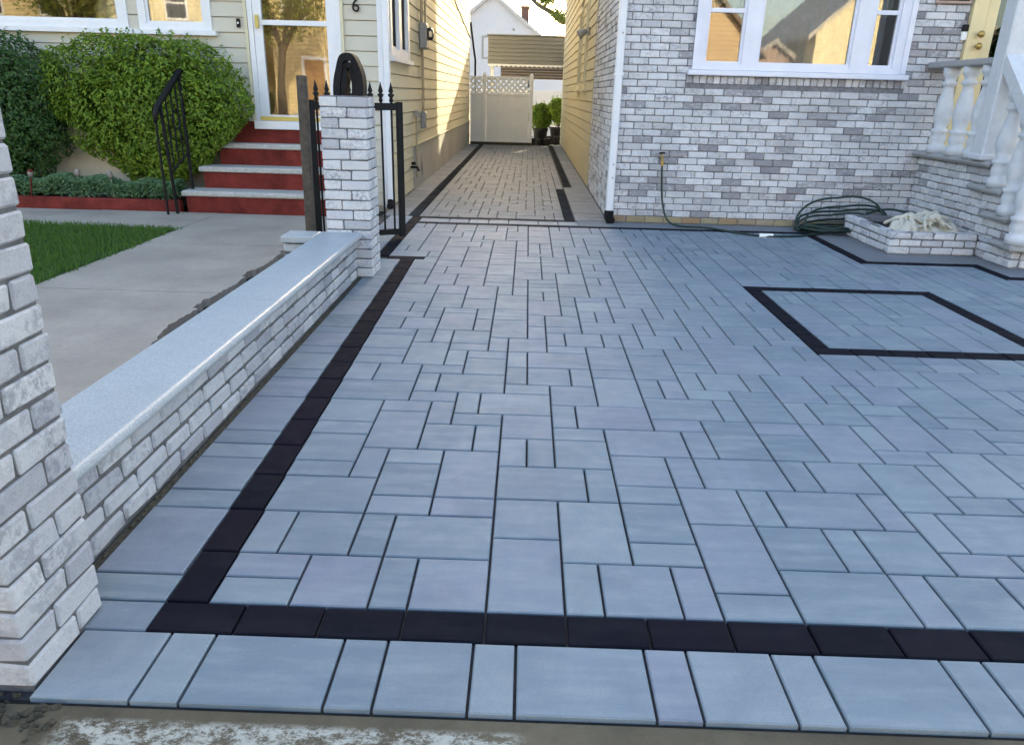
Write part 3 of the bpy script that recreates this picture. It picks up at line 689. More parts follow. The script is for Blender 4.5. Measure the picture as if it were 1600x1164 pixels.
# number and bell
cu = bpy.data.curves.new('house_number', 'FONT'); cu.body = '6'; cu.size = .185; cu.extrude = .008; cu.align_x = 'CENTER'; cu.offset = .0
cu.materials.append(M['iron']); tmp = bpy.data.objects.new('t', cu); col.objects.link(tmp)
bpy.context.view_layer.update(); me = bpy.data.meshes.new_from_object(tmp.evaluated_get(bpy.context.evaluated_depsgraph_get())); bpy.data.objects.remove(tmp)
num = put('house_number', me, None, loc=(-1.905, LY0-.045, 2.085), label='black metal house number 6 beside the glass storm door', cat='house number'); num.rotation_euler = (R(90), 0, 0)
db = MB().cbox(-3.225, -3.185, LY0-.045, LY0-.02, 1.90, 1.99, .006).build('doorbell', M['iron'], label='small black doorbell on the cream wall left of the storm door', cat='doorbell')
MB().cbox(-3.214, -3.196, LY0-.05, LY0-.044, 1.935, 1.955, .003).build('button', M['plastic'], db)
# meter, conduit, boxes and cables on the side wall
mt = thing('electric_meter', 'grey electric meter with conduit on the side wall of the cream house', 'electric meter')
my = 11.5
MB().cbox(LX1+.02, LX1+.13, my-.13, my+.13, 1.86, 2.2, .02).build('meter_box', M['metergrey'], mt)
MB().lathe([(.085, 0), (.085, .05), (.07, .075), (.03, .085)], 16, Matrix.Translation((LX1+.13, my, 2.06)) @ Matrix.Rotation(R(90), 4, 'Y')).build('meter_dial', M['glass'], mt, smooth=True)
MB().tube([(LX1+.05, my-.03, 2.2), (LX1+.05, my-.03, 5.3)], .022, 8).build('conduit', M['conduit'], mt)
MB().tube([(LX1+.05, my, 1.87), (LX1+.05, my, .95)], .02, 8).build('conduit', M['conduit'], mt)
MB().cbox(LX1+.02, LX1+.09, my-.07, my+.07, .78, 1.02, .012).build('lower_box', M['metergrey'], mt)
MB().tube([(LX1+.04, my+.42, 1.9), (LX1+.04, my+.42, 5.3)], .014, 6).build('cable', M['conduit'], mt)
MB().cbox(LX1+.02, LX1+.09, my+.28, my+.42, 1.9, 2.12, .012).build('junction_box', M['conduit'], mt)
gp = thing('gas_pipe', 'thin tan pipe with a small valve low on the cream side wall', 'pipe')
MB().tube([(LX1+.05, 10.75, 1.0), (LX1+.05, 10.75, .16)], .014, 8).build('pipe', M['conduit'], gp)
MB().cbox(LX1+.03, LX1+.1, 10.70, 10.82, .96, 1.05, .01).build('valve', M['metergrey'], gp)
sp = MB().tube([(LX1+.02, 10.35, .33), (LX1+.11, 10.35, .33), (LX1+.13, 10.35, .28)], .018, 8).build('spigot', M['iron'], label='small dark spigot near the ground on the cream side wall', cat='spigot')
MB().tube([(LX1+.06, 10.35, .36), (LX1+.06, 10.35, .40)], .03, 8).build('tap_handle', M['iron'], sp)
cbv = MB().tube([(LX1+.03, 14.2, 3.35), (LX1+.03, 17.0, 3.0), (LX1+.03, 20.95, 2.62)], .012, 6).build('wall_cable', M['iron'], label='black cable sagging across the sunlit cream side wall', cat='cable')
dl = MB(); dl.tube([(LX1+.03, 21.03, 3.0), (LX1+.06, 21.05, 2.75), (LX1+.12, 21.1, 2.3), (LX1+.15, 21.12, 2.1), (LX1+.15, 21.12, .2)], .028, 8)
dl = dl.build('rear_downpipe', M['iron'], label='black downpipe at the rear corner of the cream house', cat='downpipe')
# ---- red front steps
st = thing('front_steps', 'red painted front steps with grey stone treads at the cream house', 'steps')
SX0, SX1 = -3.72, -2.06
rz = [0, .232, .464, .696, .90]; ry = [8.06, 8.34, 8.61]
for k in range(3):
    MB().box(SX0+.04+k*.10, SX1-.01, ry[k]+.02, LY0-.004, rz[k]-.02*(k == 0), rz[k+1]-.055).build('riser', M['red'], st)
    MB().cbox(SX0+k*.10, SX1, ry[k]-.015, LY0-.003 if k == 2 else ry[k+1]+.03, rz[k+1]-.055, rz[k+1], .008, .002).build('tread', M['tread'], st)
MB().box(SX0+.36, SX1-.01, LY0-.06, LY0-.04, .696, .93).build('riser', M['red'], st)
# ---- handrail
hr = thing('handrail', 'black wrought iron handrail on the left of the red steps', 'handrail')
def bar(a, b, r_, name='bar', n=6, par=hr, mat=None): return MB().tube([a, b], r_, n).build(name, mat or M['iron'], par)
MB().tube([(-3.80, 7.86, .93), (-3.795, 7.88, 1.02), (-3.785, 7.92, 1.09), (-3.66, 8.24, 1.43), (-3.65, 8.28, 1.44)], [.02, .028, .031, .031, .024], 8).build('rail', M['iron'], hr, smooth=True)
bar((-3.80, 7.87, 0), (-3.80, 7.87, .98), .014, 'post'); bar((-3.735, 7.95, 0), (-3.77, 7.95, 1.10), .019, 'post'); bar((-3.66, 8.22, .0), (-3.66, 8.22, 1.42), .019, 'post')
bar((-3.76, 7.98, .42), (-3.66, 8.22, .62), .012, 'lower_rail')
for k in range(1, 4):
    f = k/4; y = 7.95+.27*f; x = -3.765+.105*f; bar((x, y, .40+.22*f), (x, y, 1.10+.32*f), .010, 'baluster')
for k in (0, 2):
    f = (k+.5)/4; y = 7.95+.27*f; x = -3.765+.105*f; cz_ = .78+.28*f; pts = [(x+.03*math.cos(a*.45), y+.03*math.cos(a*.45), cz_+.09*math.sin(a*.45)) for a in range(0, 22)]
    MB().tube(pts, .008, 5).build('scroll', M['iron'], hr)
# ---- bed edging, ground cover, hedges, garden lights
for (a, b) in ((-7.6, -5.62), (-5.61, -3.76)):
    pass
eg = thing('bed_edging', 'low red painted edging of the planting bed under the hedges', 'edging')
for (a, b) in ((-7.6, -5.62), (-5.61, -3.76)): MB().cbox(a, b, 8.08, 8.18, -.03, .125, .01, .004).build('edging_block', M['red'], eg)
sheet('bed_soil', -7.6, -3.72, 8.18, 8.86, .06, M['soil'])
def leaf(m, c, n, L, W):
    n = n.normalized(); t = n.cross(Vector((rnd.uniform(-1, 1), rnd.uniform(-1, 1), rnd.uniform(-1, 1))))
    if t.length < .05: t = n.orthogonal()
    t.normalize(); s = n.cross(t)
    m.add([c-t*L, c+s*W+n*W*.35-t*L*.1, c+t*L, c-s*W+n*W*.35-t*L*.1], [(0, 1, 2), (0, 2, 3)])
def lump(p, ph): return math.sin(p[0]*5.1+ph)*math.sin(p[2]*6.3+ph*1.7)*.5+math.sin(p[0]*11+p[2]*9+ph)*.25+math.sin(p[1]*9+p[2]*13+ph*2)*.25
def bush(name, label, cx, cy, cz, ax, ay, az, n, mat, L=.024, power=2.6, lumpy=.09, ground=.06, stems=6, profile=None, group=None):
    t = thing(name, label, 'hedge' if 'hedge' in name else 'shrub', group=group); m = MB(); ph = rnd.uniform(0, 9)
    for k in range(n):
        while True:
            d = Vector((rnd.gauss(0, 1), rnd.gauss(0, 1), rnd.gauss(0, 1)))
            if d.length > .1: break
        d.normalize()
        q = (abs(d.x)**power+abs(d.y)**power+abs(d.z)**power)**(-1/power)
        r_ = q*(1-rnd.random()**1.7*.55)
        s = profile(d.z*q) if profile else 1
        p = Vector((d.x*r_*ax*s, d.y*r_*ay*s, d.z*r_*az)); w = 1+lumpy*lump(p, ph); p = Vector((p.x*w, p.y*w, p.z*w*(1 if p.z < 0 else 1)))
        g_ = lump(p*1.9, ph+3)
        if g_ > .42 and rnd.random() < .9: p *= .80
        nn = (d+Vector((rnd.gauss(0, .55), rnd.gauss(0, .55), rnd.gauss(0, .55)))+Vector((0, 0, .35)))
        leaf(m, Vector((cx, cy, cz))+p, nn, L*rnd.uniform(.55, 1.45), L*rnd.uniform(.32, .6))
    # sprigs standing out of the outline
    for k in range(n//260):
        a = rnd.uniform(0, 6.28); e = rnd.uniform(.2, 1.3); d = Vector((math.cos(a)*math.cos(e), math.sin(a)*math.cos(e), math.sin(e)))
        q = (abs(d.x)**power+abs(d.y)**power+abs(d.z)**power)**(-1/power); s = profile(d.z*q) if profile else 1
        b = Vector((cx+d.x*q*ax*s, cy+d.y*q*ay*s, cz+d.z*q*az))
        for i in range(6): leaf(m, b+d*(.012*i-.02)+Vector((rnd.gauss(0, .012), rnd.gauss(0, .012), .006*i)), d+Vector((rnd.gauss(0, .8), rnd.gauss(0, .8), .3)), L*rnd.uniform(.6, 1), L*.42)
    m.build('foliage', mat, t)
    s = MB()
    for k in range(stems):
        a = rnd.uniform(0, 6.28); b = Vector((cx+rnd.uniform(-.25, .25)*ax, cy+rnd.uniform(-.15, .15)*ay, ground))
        e = Vector((cx+math.cos(a)*ax*.6, cy+math.sin(a)*ay*.5, cz+rnd.uniform(-.2, .5)*az)); mdl = (b+e)/2+Vector((0, 0, .05))
        s.tube([b, mdl, e], [.016, .012, .005], 5)
    s.build('stem', M['bark'], t)
    return t
bush('hedge_bush', 'large rounded bright green hedge bush left of the red steps', -4.18, 8.53, .98, 1.10, .33, .80, 34000, M['leaf'], .026, 3.0, .10, profile=lambda z: 1 if z > .05 else max(.42, 1+(z-.05)*.62))
bush('hedge_bush', 'darker green hedge bush at the left edge beside the brick pillar', -6.02, 8.53, .92, .92, .33, .86, 22000, M['leaf_dark'], .027, 3.2, .11, profile=lambda z: 1 if z > -.1 else max(.72, 1+(z+.1)*.3))
gc = MB()
for k in range(13000):
    x = rnd.uniform(-5.95, -3.80); y = 8.10+rnd.random()**1.3*.36; h = .12+.21*(1+.5*math.sin(x*9)*math.sin(x*4.1+1)*.5)*math.sqrt(max(0, 1-((y-8.24)/.24)**2))*rnd.random()**.5
    if y < 8.08: continue
    leaf(gc, Vector((x, y, h)), Vector((rnd.gauss(0, .5), rnd.gauss(0, .5)-.4, 1)), rnd.uniform(.014, .026), .010)
gc.build('ground_cover', M['leaf_cover'], label='bluish green ground cover spilling over the red bed edging', cat='ground cover', kind='stuff')
def garden_light(x, y, mat, label, lean):
    t = thing('garden_light', label, 'garden light', group=None)
    Mx = Matrix.Translation((x, y, .06)) @ Matrix.Rotation(lean, 4, 'Y')
    MB().lathe([(.008, 0), (.008, .26)], 8, Mx).build('stake', mat, t)
    MB().lathe([(.01, .27), (.022, .285), (.03, .31), (.024, .335), (.01, .345)], 12, Mx).build('globe', M['glassball'], t, smooth=True)
    MB().lathe([(.03, .326), (.024, .344), (.006, .352)], 12, Mx).build('cap', mat, t, smooth=True)
M['glassball'] = simple('frosted_globe', (.26, .22, .20), .3, .2, 30)
garden_light(-5.40, 8.10, M['red'], 'small red garden stake light at the left of the flower bed', .15)
garden_light(-4.90, 8.20, M['metergrey'], 'small grey globe garden light in the middle of the bed', 0)
garden_light(-4.50, 8.15, M['metergrey'], 'small pale globe garden light nearest the handrail', -.05)
# ================================================================ gate, post and rubber strip by the slim pillar
gt = thing('iron_gate', 'black iron gate with spear finials standing open behind the slim pillar', 'gate')
G0, G1 = Vector((-1.865, 6.50, 0)), Vector((-1.12, 6.90, 0)); gd = (G1-G0); gl = gd.length; gd.normalize(); ga = math.atan2(gd.y, gd.x)
GM = Matrix.Translation(G0) @ Matrix.Rotation(ga, 4, 'Z')
def gb(a, b, z0, z1, name, t=.018): return MB().cbox(a, b, -t, t, z0, z1, .003, 0, GM).build(name, M['iron'], gt)
gb(0, .075, .02, 1.21, 'stile', .03); gb(gl-.05, gl, .03, 1.205, 'stile', .026); gb(.05, gl-.045, 1.135, 1.195, 'top_rail'); gb(.05, gl-.045, .05, .10, 'bottom_rail')
npk = 8
for k in range(npk):
    a = .05+(gl-.1)*(k+.5)/npk
    o = MB().tube([GM @ Vector((a, 0, .08)), GM @ Vector((a, 0, 1.24))], .0095, 6).build('picket', M['iron'], gt)
    MB().lathe([(.012, 1.20), (.02, 1.215), (.012, 1.235), (.03, 1.262), (.012, 1.275), (.022, 1.29), (.012, 1.325), (.002, 1.365)], 8, GM @ Matrix.Translation((a, 0, 0))).build('finial', M['iron'], o, smooth=True)
wp = MB().cbox(-.036, .036, -.03, .03, -.05, 1.39, .005, .003, Matrix.Translation((-1.745, 6.0, 0)) @ Matrix.Rotation(R(.6), 4, 'Y')).build('stake_post', M['wood'], label='weathered dark brown square post standing beside the iron gate', cat='post')
ar = thing('rubber_strip', 'black rubber strip folded into an arch on top of the slim pillar', 'rubber strip')
def arch(cx, hw, hh, w, th, y, name):
    m = MB(); n = 22; vs = []
    for k in range(n+1):
        a = math.pi*k/n; ca, sa = math.cos(a), math.sin(a); e = .8
        for rr in (0, th):
            px = cx+(hw-rr)*(abs(ca)**e)*(1 if ca > 0 else -1)+.004*math.sin(k*.8); pz = 1.258+(hh-rr)*(abs(sa)**e) if 0 < k < n else 1.258
            for yy in (y-w/2, y+w/2): vs.append((px, yy+.01*math.sin(k*.5), pz))
    fs = []
    for k in range(n):
        o = 4*k; fs += [(o, o+1, o+5, o+4), (o+2, o+6, o+7, o+3), (o, o+4, o+6, o+2), (o+1, o+3, o+7, o+5)]
    fs += [(0, 2, 3, 1), (4*n, 4*n+1, 4*n+3, 4*n+2)]
    return m.add(vs, fs).build(name, M['rubber'], ar, fixn=True)
arch(-1.243, .100, .272, .13, .046, 5.47, 'outer_fold'); arch(-1.241, .052, .215, .12, .036, 5.475, 'inner_fold')
# ================================================================ the grey brick house on the right
RX0, RX1, RY0, RY1 = .92, 7.6, 8.27, 22.0
bh = thing('brick_house', 'grey and white brick house with a wide front window on the right', 'house')
WX0, WX1, WZ0, WZ1 = 1.672, 3.822, 1.58, 2.95
DX0, DX1 = 4.44, 5.40
core = MB(); yb = RY0+.012
core.box(RX0+.012, WX0, yb, yb+.24, -.05, 5.6); core.box(WX0, WX1, yb, yb+.24, -.05, WZ0-.012); core.box(WX0, WX1, yb, yb+.24, WZ1, 5.6)
core.box(WX1, DX0, yb, yb+.24, -.05, 5.6); core.box(DX0, DX1, yb, yb+.24, -.05, .83); core.box(DX0, DX1, yb, yb+.24, 2.95, 5.6); core.box(DX1, RX1, yb, yb+.24, -.05, 5.6)
core.box(RX0+.012, RX0+.25, yb+.24, 11.4, -.05, 5.6); core.box(RX0+.012, RX0+.25, 11.4, RY1, -.05, 5.6); core.box(RX0+.25, RX1, RY1-.2, RY1, -.05, 5.6); core.box(RX1-.2, RX1, yb+.24, RY1-.2, -.05, 5.6)
core.build('wall', M['mortar'], bh)
M['brick_top'] = M['brick_grey']
C = .0700; MJ = .0085; units = []
gbm = []
for k in range(6):
    v, f = cbox_data(-.0965, .0965, -.03, .03, -C/2+MJ/2, C/2-MJ/2, .0035, .0022); gbm.append(MB().add(v, f))
stuffb = MB(); cand = []
for k in range(43):
    z = k*C; zc = z+C/2
    x = RX0-(.1 if k % 2 else 0)
    holes = [(-9, RX0)]
    if WZ0-.15 < zc < WZ1+.0: holes.append((WX0-.004-(.0 if zc > WZ0-.05 else .05), WX1+.004+(.0 if zc > WZ0-.05 else .05)))
    if zc > .80 and zc < 2.95: holes.append((DX0-.06, DX1+.06))
    while x < 5.75:
        L = .2015+rnd.uniform(-.006, .006)
        for (a, b) in cuts(x, x+L-MJ, holes):
            if b-a > .025: cand.append((a, b, zc))
        x += L
gmesh = [m.mesh('brick', M['brick_grey']) for m in gbm]
def score(c): 
    xc = (c[0]+c[1])/2
    return c[2] > C and (c[1]-c[0] > .15) and c[2] < 2.32 and xc < 4.3 and not (xc > 3.3 and c[2] < .25) and (1/(xc*xc+70+(c[2]-1)**2*6)) or 0
cand.sort(key=score, reverse=True); damp = MB()
for n, (a, b, zc) in enumerate(cand):
    cx = (a+b)/2; s = (b-a)/.193; pr_ = rnd.uniform(-.002, .002)
    if zc < C: 
        m = rnd.choice(gbm); damp.add(m.v, m.f, Matrix.Translation((cx, RY0+.03+pr_, zc)) @ Matrix.Diagonal((s, 1, 1, 1)))
    elif n < 300: put('brick', rnd.choice(gmesh), bh, loc=(cx, RY0+.03+pr_, zc), scale=(s, 1, 1))
    else:
        m = rnd.choice(gbm); stuffb.add(m.v, m.f, Matrix.Translation((cx, RY0+.03+pr_, zc)) @ Matrix.Diagonal((s, 1, 1, 1)))
# brick return along the passage
for k in range(60):
    y = RY0+.062+(.1 if k % 2 else 0)
    while y < 11.36:
        b = min(y+.193, 11.38); m = rnd.choice(gbm)
        if b-y > .03: stuffb.add(m.v, m.f, Matrix.Translation((RX0+.03+rnd.uniform(-.002, .002), (y+b)/2, k*C+C/2)) @ Matrix.Rotation(R(90), 4, 'Z') @ Matrix.Diagonal(((b-y)/.193, 1, 1, 1)))
        y += .2015
# upper courses of the front, above the photo
for k in range(43, 80):
    x = RX0-(.1 if k % 2 else 0)
    while x < 7.5:
        a, b = max(x, RX0), x+.193
        if b-a > .03: m = gbm[0]; stuffb.add(m.v, m.f, Matrix.Translation(((a+b)/2, RY0+.03, k*C+C/2)) @ Matrix.Diagonal(((b-a)/.193, 1, 1, 1)))
        x += .2015
stuffb.build('brickwork', M['brick_grey'], bh, kind='stuff')
# soldier course under the sill
x = WX0-.05
while x < WX1+.03:
    w = .064; real_brick(bh, M['brick_grey'], x, x+w, RY0-.004, RY0+.05, 1.447, 1.522, .004, .002, name='soldier_brick'); x += w+.0075
# damp bottom course
M['brick_damp'] = brick_mat('damp_brick', [(0, (.30, .24, .14)), (.35, (.40, .33, .20)), (.6, (.30, .17, .10)), (1, (.36, .32, .24))], (.2, .2, .13), (.10, .10, .06))
damp.build('damp_course', M['brick_damp'], bh, kind='stuff')
# window
w = window(bh, 'X', RY0, WX0, WX1, WZ0, WZ1, -1, [(1.772, 2.160), (2.312, 3.262), (3.430, 3.694)], M['frame'], .055, rail=[2.135, None, 2.15], curtain=[None, M['curtain'], None], sill=0, cdrop=.10)
MB().cbox(WX0-.05, WX1+.05, RY0-.075, RY0+.04, WZ0-.056, WZ0-.004, .008).build('sill', M['frame'], w)
for (a, b) in ((WX0-.012, WX0+.04), (WX1-.04, WX1+.012)): MB().box(a, b, RY0-.052, RY0-.0352, WZ0, WZ1).build('casing', M['frame'], w)
for (p, q) in ((1.81, 2.12), (3.45, 3.67)):
    cm = MB(); n = 18; vs = []
    for k in range(n+1):
        a = p+(q-p)*k/n
        for z in (2.16, 2.9): vs.append((a, RY0+.14+.02*math.sin(k*1.9), z-(.05*math.sin(k*.6) if z < 2.5 else 0)))
    cm.add(vs, [(2*k, 2*k+2, 2*k+3, 2*k+1) for k in range(n)]); cm.build('curtain', M['greencurtain'] if 'greencurtain' in M else M.setdefault('greencurtain', simple('green_curtain', (.36, .47, .40), .9, .15, 12)), w)
# siding on the rear part of the passage wall
siding(bh, 'Y', RX0+.01, 11.41, RY1, .02, 5.55, -1, [(12.95, 13.35, 1.40, 2.75), (14.3, 15.1, 1.40, 2.75)], M['siding_yellow'], .15)
for (a, b) in ((12.95, 13.35), (14.3, 15.1)): window(bh, 'Y', RX0+.01, a, b, 1.40, 2.75, -1, [(a+.06, b-.06)], M['siding_side'], .06, rail=[2.05], sill=.04, room=False)
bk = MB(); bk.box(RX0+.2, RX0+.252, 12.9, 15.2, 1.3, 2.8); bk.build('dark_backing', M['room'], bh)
# roof
xm = (RX0+RX1)/2
MB().prism([(RX0-.3, 5.45), (xm, 8.0), (RX1+.3, 5.45), (RX1+.3, 5.6), (xm, 8.16), (RX0-.3, 5.6)], RY0-.35, RY1+.3, 'Y').build('roof', M['roof'], bh, fixn=True)
for y0 in (RY0+.02, RY1-.2): MB().prism([(RX0, 5.6), (RX1, 5.6), (xm, 7.95)], y0, y0+.17, 'Y').build('gable', M['siding_yellow'], bh, fixn=True)
# front door beyond the stoop
dd = MB(); yy = RY0+.02
dd.box(DX0-.055, DX0+.09, RY0-.045, yy+.1, .83, 2.94); dd.box(DX1-.09, DX1+.055, RY0-.045, yy+.1, .83, 2.94); dd.box(DX0+.09, DX1-.09, RY0-.045, yy+.1, 2.84, 2.94)
dd.build('door_frame', M['yellowdoor'], bh)
sd_ = MB(); a, b = DX0+.1, DX1-.1
sd_.box(a, a+.1, RY0-.03, RY0+.01, .84, 2.83); sd_.box(b-.1, b, RY0-.03, RY0+.01, .84, 2.83); sd_.box(a+.1, b-.1, RY0-.03, RY0+.01, .84, 1.1); sd_.box(a+.1, b-.1, RY0-.03, RY0+.01, 2.72, 2.83)
sd_ = sd_.build('storm_door', M['yellowdoor'], bh)
MB().box(a+.09, b-.09, RY0-.012, RY0-.008, 1.09, 2.73).build('pane', M['glass'], sd_)
MB().box(a, b, RY0+.1, RY0+.14, .84, 2.83).build('inner_door', M['yellowdoor'], bh)
for z in (1.86, 1.97):
    MB().lathe([(.012, 0), (.012, .03), (.03, .04), (.034, .06), (.02, .075)], 12, Matrix.Translation((DX0+.045, RY0-.045, z)) @ Matrix.Rotation(R(90), 4, 'X')).build('knob', M['brass'], bh, smooth=True)
plq = thing('house_plaque', 'dark house number plaque in a pinkish frame beside the right window', 'plaque')
MB().cbox(4.01, 4.36, RY0-.03, RY0-.002, 2.245, 2.50, .006).build('frame', simple('pink_frame', (.42, .30, .26), .5), plq); MB().box(4.035, 4.335, RY0-.036, RY0-.0305, 2.27, 2.475).build('panel', M['iron'], plq)
bl = thing('doorbell', 'small black and white doorbell on the brick beside the yellow door frame', 'doorbell')
MB().cbox(4.33, 4.40, RY0-.03, RY0-.002, 2.0, 2.06, .006).build('camera_head', M['iron'], bl); MB().cbox(4.33, 4.39, RY0-.028, RY0-.002, 1.915, 1.995, .006).build('plate', M['plastic'], bl)
# downpipe
dw = thing('downpipe', 'white square downpipe at the front corner of the brick house', 'downpipe')
MB().cbox(.875, .955, RY0-.085, RY0-.012, .10, 5.5, .012).build('pipe', M['white'], dw)
for z in (.48, .62, 1.9): MB().lathe([(.009, 0), (.009, .006)], 8, Matrix.Translation((.925, RY0-.0855, z)) @ Matrix.Rotation(R(90), 4, 'X')).build('screw', M['metergrey'], dw)
for z in (1.5, 3.2): MB().box(.868, .962, RY0-.0892, RY0-.004, z, z+.03).build('strap', M['white'], dw)
MB().tube([(.915, RY0-.05, .13), (.915, RY0-.055, .05), (.93, RY0-.12, .03)], .052, 10).build('drain_shoe', M['rubber'], dw)
# wall lamp on the passage wall
lp = thing('wall_lamp', 'small grey floodlight on the yellow passage wall of the brick house', 'lamp')
MB().cbox(RX0-.05, RX0-.012, 12.6, 12.72, 2.18, 2.30, .01).build('base', M['metergrey'], lp); MB().lathe([(.03, 0), (.045, .06), (.075, .14), (.07, .15)], 12, Matrix.Translation((RX0-.05, 12.66, 2.25)) @ Matrix.Rotation(R(-120), 4, 'Y')).build('lamp_head', M['metergrey'], lp, smooth=True)
# ---- tap and hose
tp = thing('wall_tap', 'small metal hose tap on the brick wall below the window', 'tap')
MB().tube([(1.437, RY0+.01, .69), (1.437, RY0-.09, .69), (1.437, RY0-.11, .66), (1.437, RY0-.11, .62)], .016, 8).build('spout', M['brass'], tp)
MB().tube([(1.437, RY0-.055, .70), (1.437, RY0-.055, .745)], .008, 6).build('stem', M['brass'], tp)
MB().lathe([(.03, .74), (.033, .75), (.03, .757)], 8, Matrix.Translation((1.437, RY0-.055, 0))).build('handle', M['iron'], tp)
def smooth_path(P, n=8):
    P = [Vector(p) for p in P]; out = []
    for i in range(len(P)-1):
        p0, p1, p2, p3 = P[max(i-1, 0)], P[i], P[i+1], P[min(i+2, len(P)-1)]
        for k in range(n):
            t = k/n; out.append(.5*((2*p1)+(p2-p0)*t+(2*p0-5*p1+4*p2-p3)*t*t+(3*p1-p0-3*p2+p3)*t**3))
    return out+[P[-1]]
hs = thing('garden_hose', 'dark green garden hose running from the tap to a loose coil by the planter', 'hose')
P = [(1.437, RY0-.11, .63), (1.445, RY0-.115, .50), (1.47, RY0-.13, .26), (1.53, RY0-.2, .07), (1.66, RY0-.24, .014), (1.92, 7.98, .013), (2.2, 7.70, .013), (2.42, 7.56, .013), (2.75, 7.60, .013), (3.0, 7.74, .013), (3.15, 7.86, .016), (3.3, 7.95, .03)]
MB().tube(smooth_path(P), .0115, 8).build('run', M['hose'], hs, smooth=True)
loops = []
for k, (cx, cy, ax_, h, tilt, ph) in enumerate([(3.34, 8.00, .46, .33, .30, 0), (3.40, 7.98, .40, .24, .44, .5), (3.27, 7.95, .36, .15, .50, .3), (3.42, 8.03, .50, .10, .32, -.4), (3.32, 7.92, .33, .06, .7, .6), (3.46, 8.05, .50, .04, .25, .2), (3.22, 7.90, .30, .02, .9, -.5), (3.38, 8.0, .44, .19, .36, .8), (3.30, 7.96, .38, .02, .75, .45)]):
    pts = []
    for i in range(40):
        a = 2*math.pi*i/40; x = cx+ax_*math.cos(a)+.1*ph*math.sin(2*a); s = math.sin(a)
        yy_ = cy+(.14 if s > 0 else .17)*s*(.8+tilt*.4); z = .014+(h*max(0, s)**.8 if s > 0 else .015*abs(math.sin(3*a)))+.006*k*(s < 0)+max(0, math.cos(a))*.10*(h > .08)
        pts.append((x, min(yy_, RY0-.016), z))
    MB().tube(pts, .0115, 6, closed=True).build('coil_loop', M['hose'], hs, smooth=True)
P = [(3.62, 8.02, .20), (3.78, 8.05, .24), (3.9, 8.02, .25), (4.0, 7.9, .235), (4.02, 7.72, .22), (3.9, 7.6, .215)]
MB().tube(smooth_path(P), .0115, 8).build('tail', M['hose'], hs, smooth=True)
MB().tube([(2.38, 7.565, .016), (2.52, 7.567, .016)], .021, 10).build('coupling', M['plastic'], hs)
# ---- small brick planter with heaped cloth
pl = thing('brick_planter', 'low whitewashed brick planter box beside the stoop', 'planter')
PX0, PX1, PY0, PY1 = 3.36, 4.155, 6.86, 7.92; pc = .0685
for k in range(3):
    z0, z1 = k*pc+.005, (k+1)*pc-.004; o = .1*(k % 2)
    x = PX0-o
    while x < PX1:
        a, b = max(x, PX0), min(x+.19, PX1)
        if b-a > .03: real_brick(pl, M['brick_white'], a, b, PY0, PY0+.085, z0, z1)
        x += .199
    y = PY0+.095-o*.5
    while y < PY1:
        a, b = max(y, PY0+.095), min(y+.19, PY1)
        if b-a > .03: real_brick(pl, M['brick_white'], PX0, PX0+.085, a, b, z0, z1)
        y += .199
pm_ = MB(); pm_.box(PX0+.008, PX1, PY0+.008, PY0+.08, -.02, .2); pm_.box(PX0+.008, PX0+.08, PY0+.08, PY1, -.02, .2); pm_.box(PX0+.08, PX1, PY1-.08, PY1, -.02, .2); pm_.build('mortar', M['mortar'], pl)
MB().box(PX0+.08, PX1, PY0+.08, PY1-.08, 0, .15).build('soil', M['soil'], pl)
cl = thing('cloth_heap', 'heap of off-white cloth lying on the brick planter', 'cloth')
def heap(cx, cy, z0, ax_, ay_, h, sd_, name):
    r0 = random.Random(sd_); n, m = 30, 16; vs = []; fs = []; ph = [r0.uniform(0, 6) for _ in range(6)]
    for j in range(m+1):
        t = j/m
        for i in range(n):
            a = 2*math.pi*i/n; fold = 1+.16*math.sin(5*a+ph[0]+3*t)+.10*math.sin(9*a+ph[1]-4*t)+.05*math.sin(15*a+ph[2])
            r_ = math.cos(t*math.pi/2)**.7*fold; z = z0+h*math.sin(t*math.pi/2)*(1+.18*math.sin(3*a+ph[3])+.12*math.sin(7*a+ph[4]+5*t))
            vs.append((cx+ax_*r_*math.cos(a), cy+ay_*r_*math.sin(a), z))
    for j in range(m):
        for i in range(n): fs.append((j*n+i, j*n+(i+1) % n, (j+1)*n+(i+1) % n, (j+1)*n+i))
    MB().add(vs, fs).build(name, M['cloth'], cl, smooth=True)
heap(3.80, 7.20, .145, .26, .20, .12, 3, 'fold'); heap(3.58, 7.10, .145, .13, .13, .11, 5, 'fold'); heap(3.99, 7.10, .145, .11, .13, .10, 8, 'fold')
rc = random.Random(21)
for k in range(20):
    ang = rc.uniform(0, 6.28); cx, cy = 3.78+rc.uniform(-.16, .16), 7.12+rc.uniform(-.10, .12); L_ = rc.uniform(.10, .24); P = []
    for q in range(5):
        t_ = q/4-.5; P.append((cx+math.cos(ang+t_*1.8)*L_*t_*2, cy+math.sin(ang+t_*1.8)*L_*t_*1.2, .22+.11*math.cos(t_*2.6)*rc.uniform(.5, 1.1)-.05*abs(t_)))
    pts = smooth_path(P, 6); r0 = rc.uniform(.014, .030)
    MB().tube(pts, [r0*(.55+.45*math.sin(math.pi*(i_+.5)/len(pts)))*(1+.2*math.sin(i_*1.3+k)) for i_ in range(len(pts))], 7).build('twisted_fold', M['cloth'], cl, smooth=True)
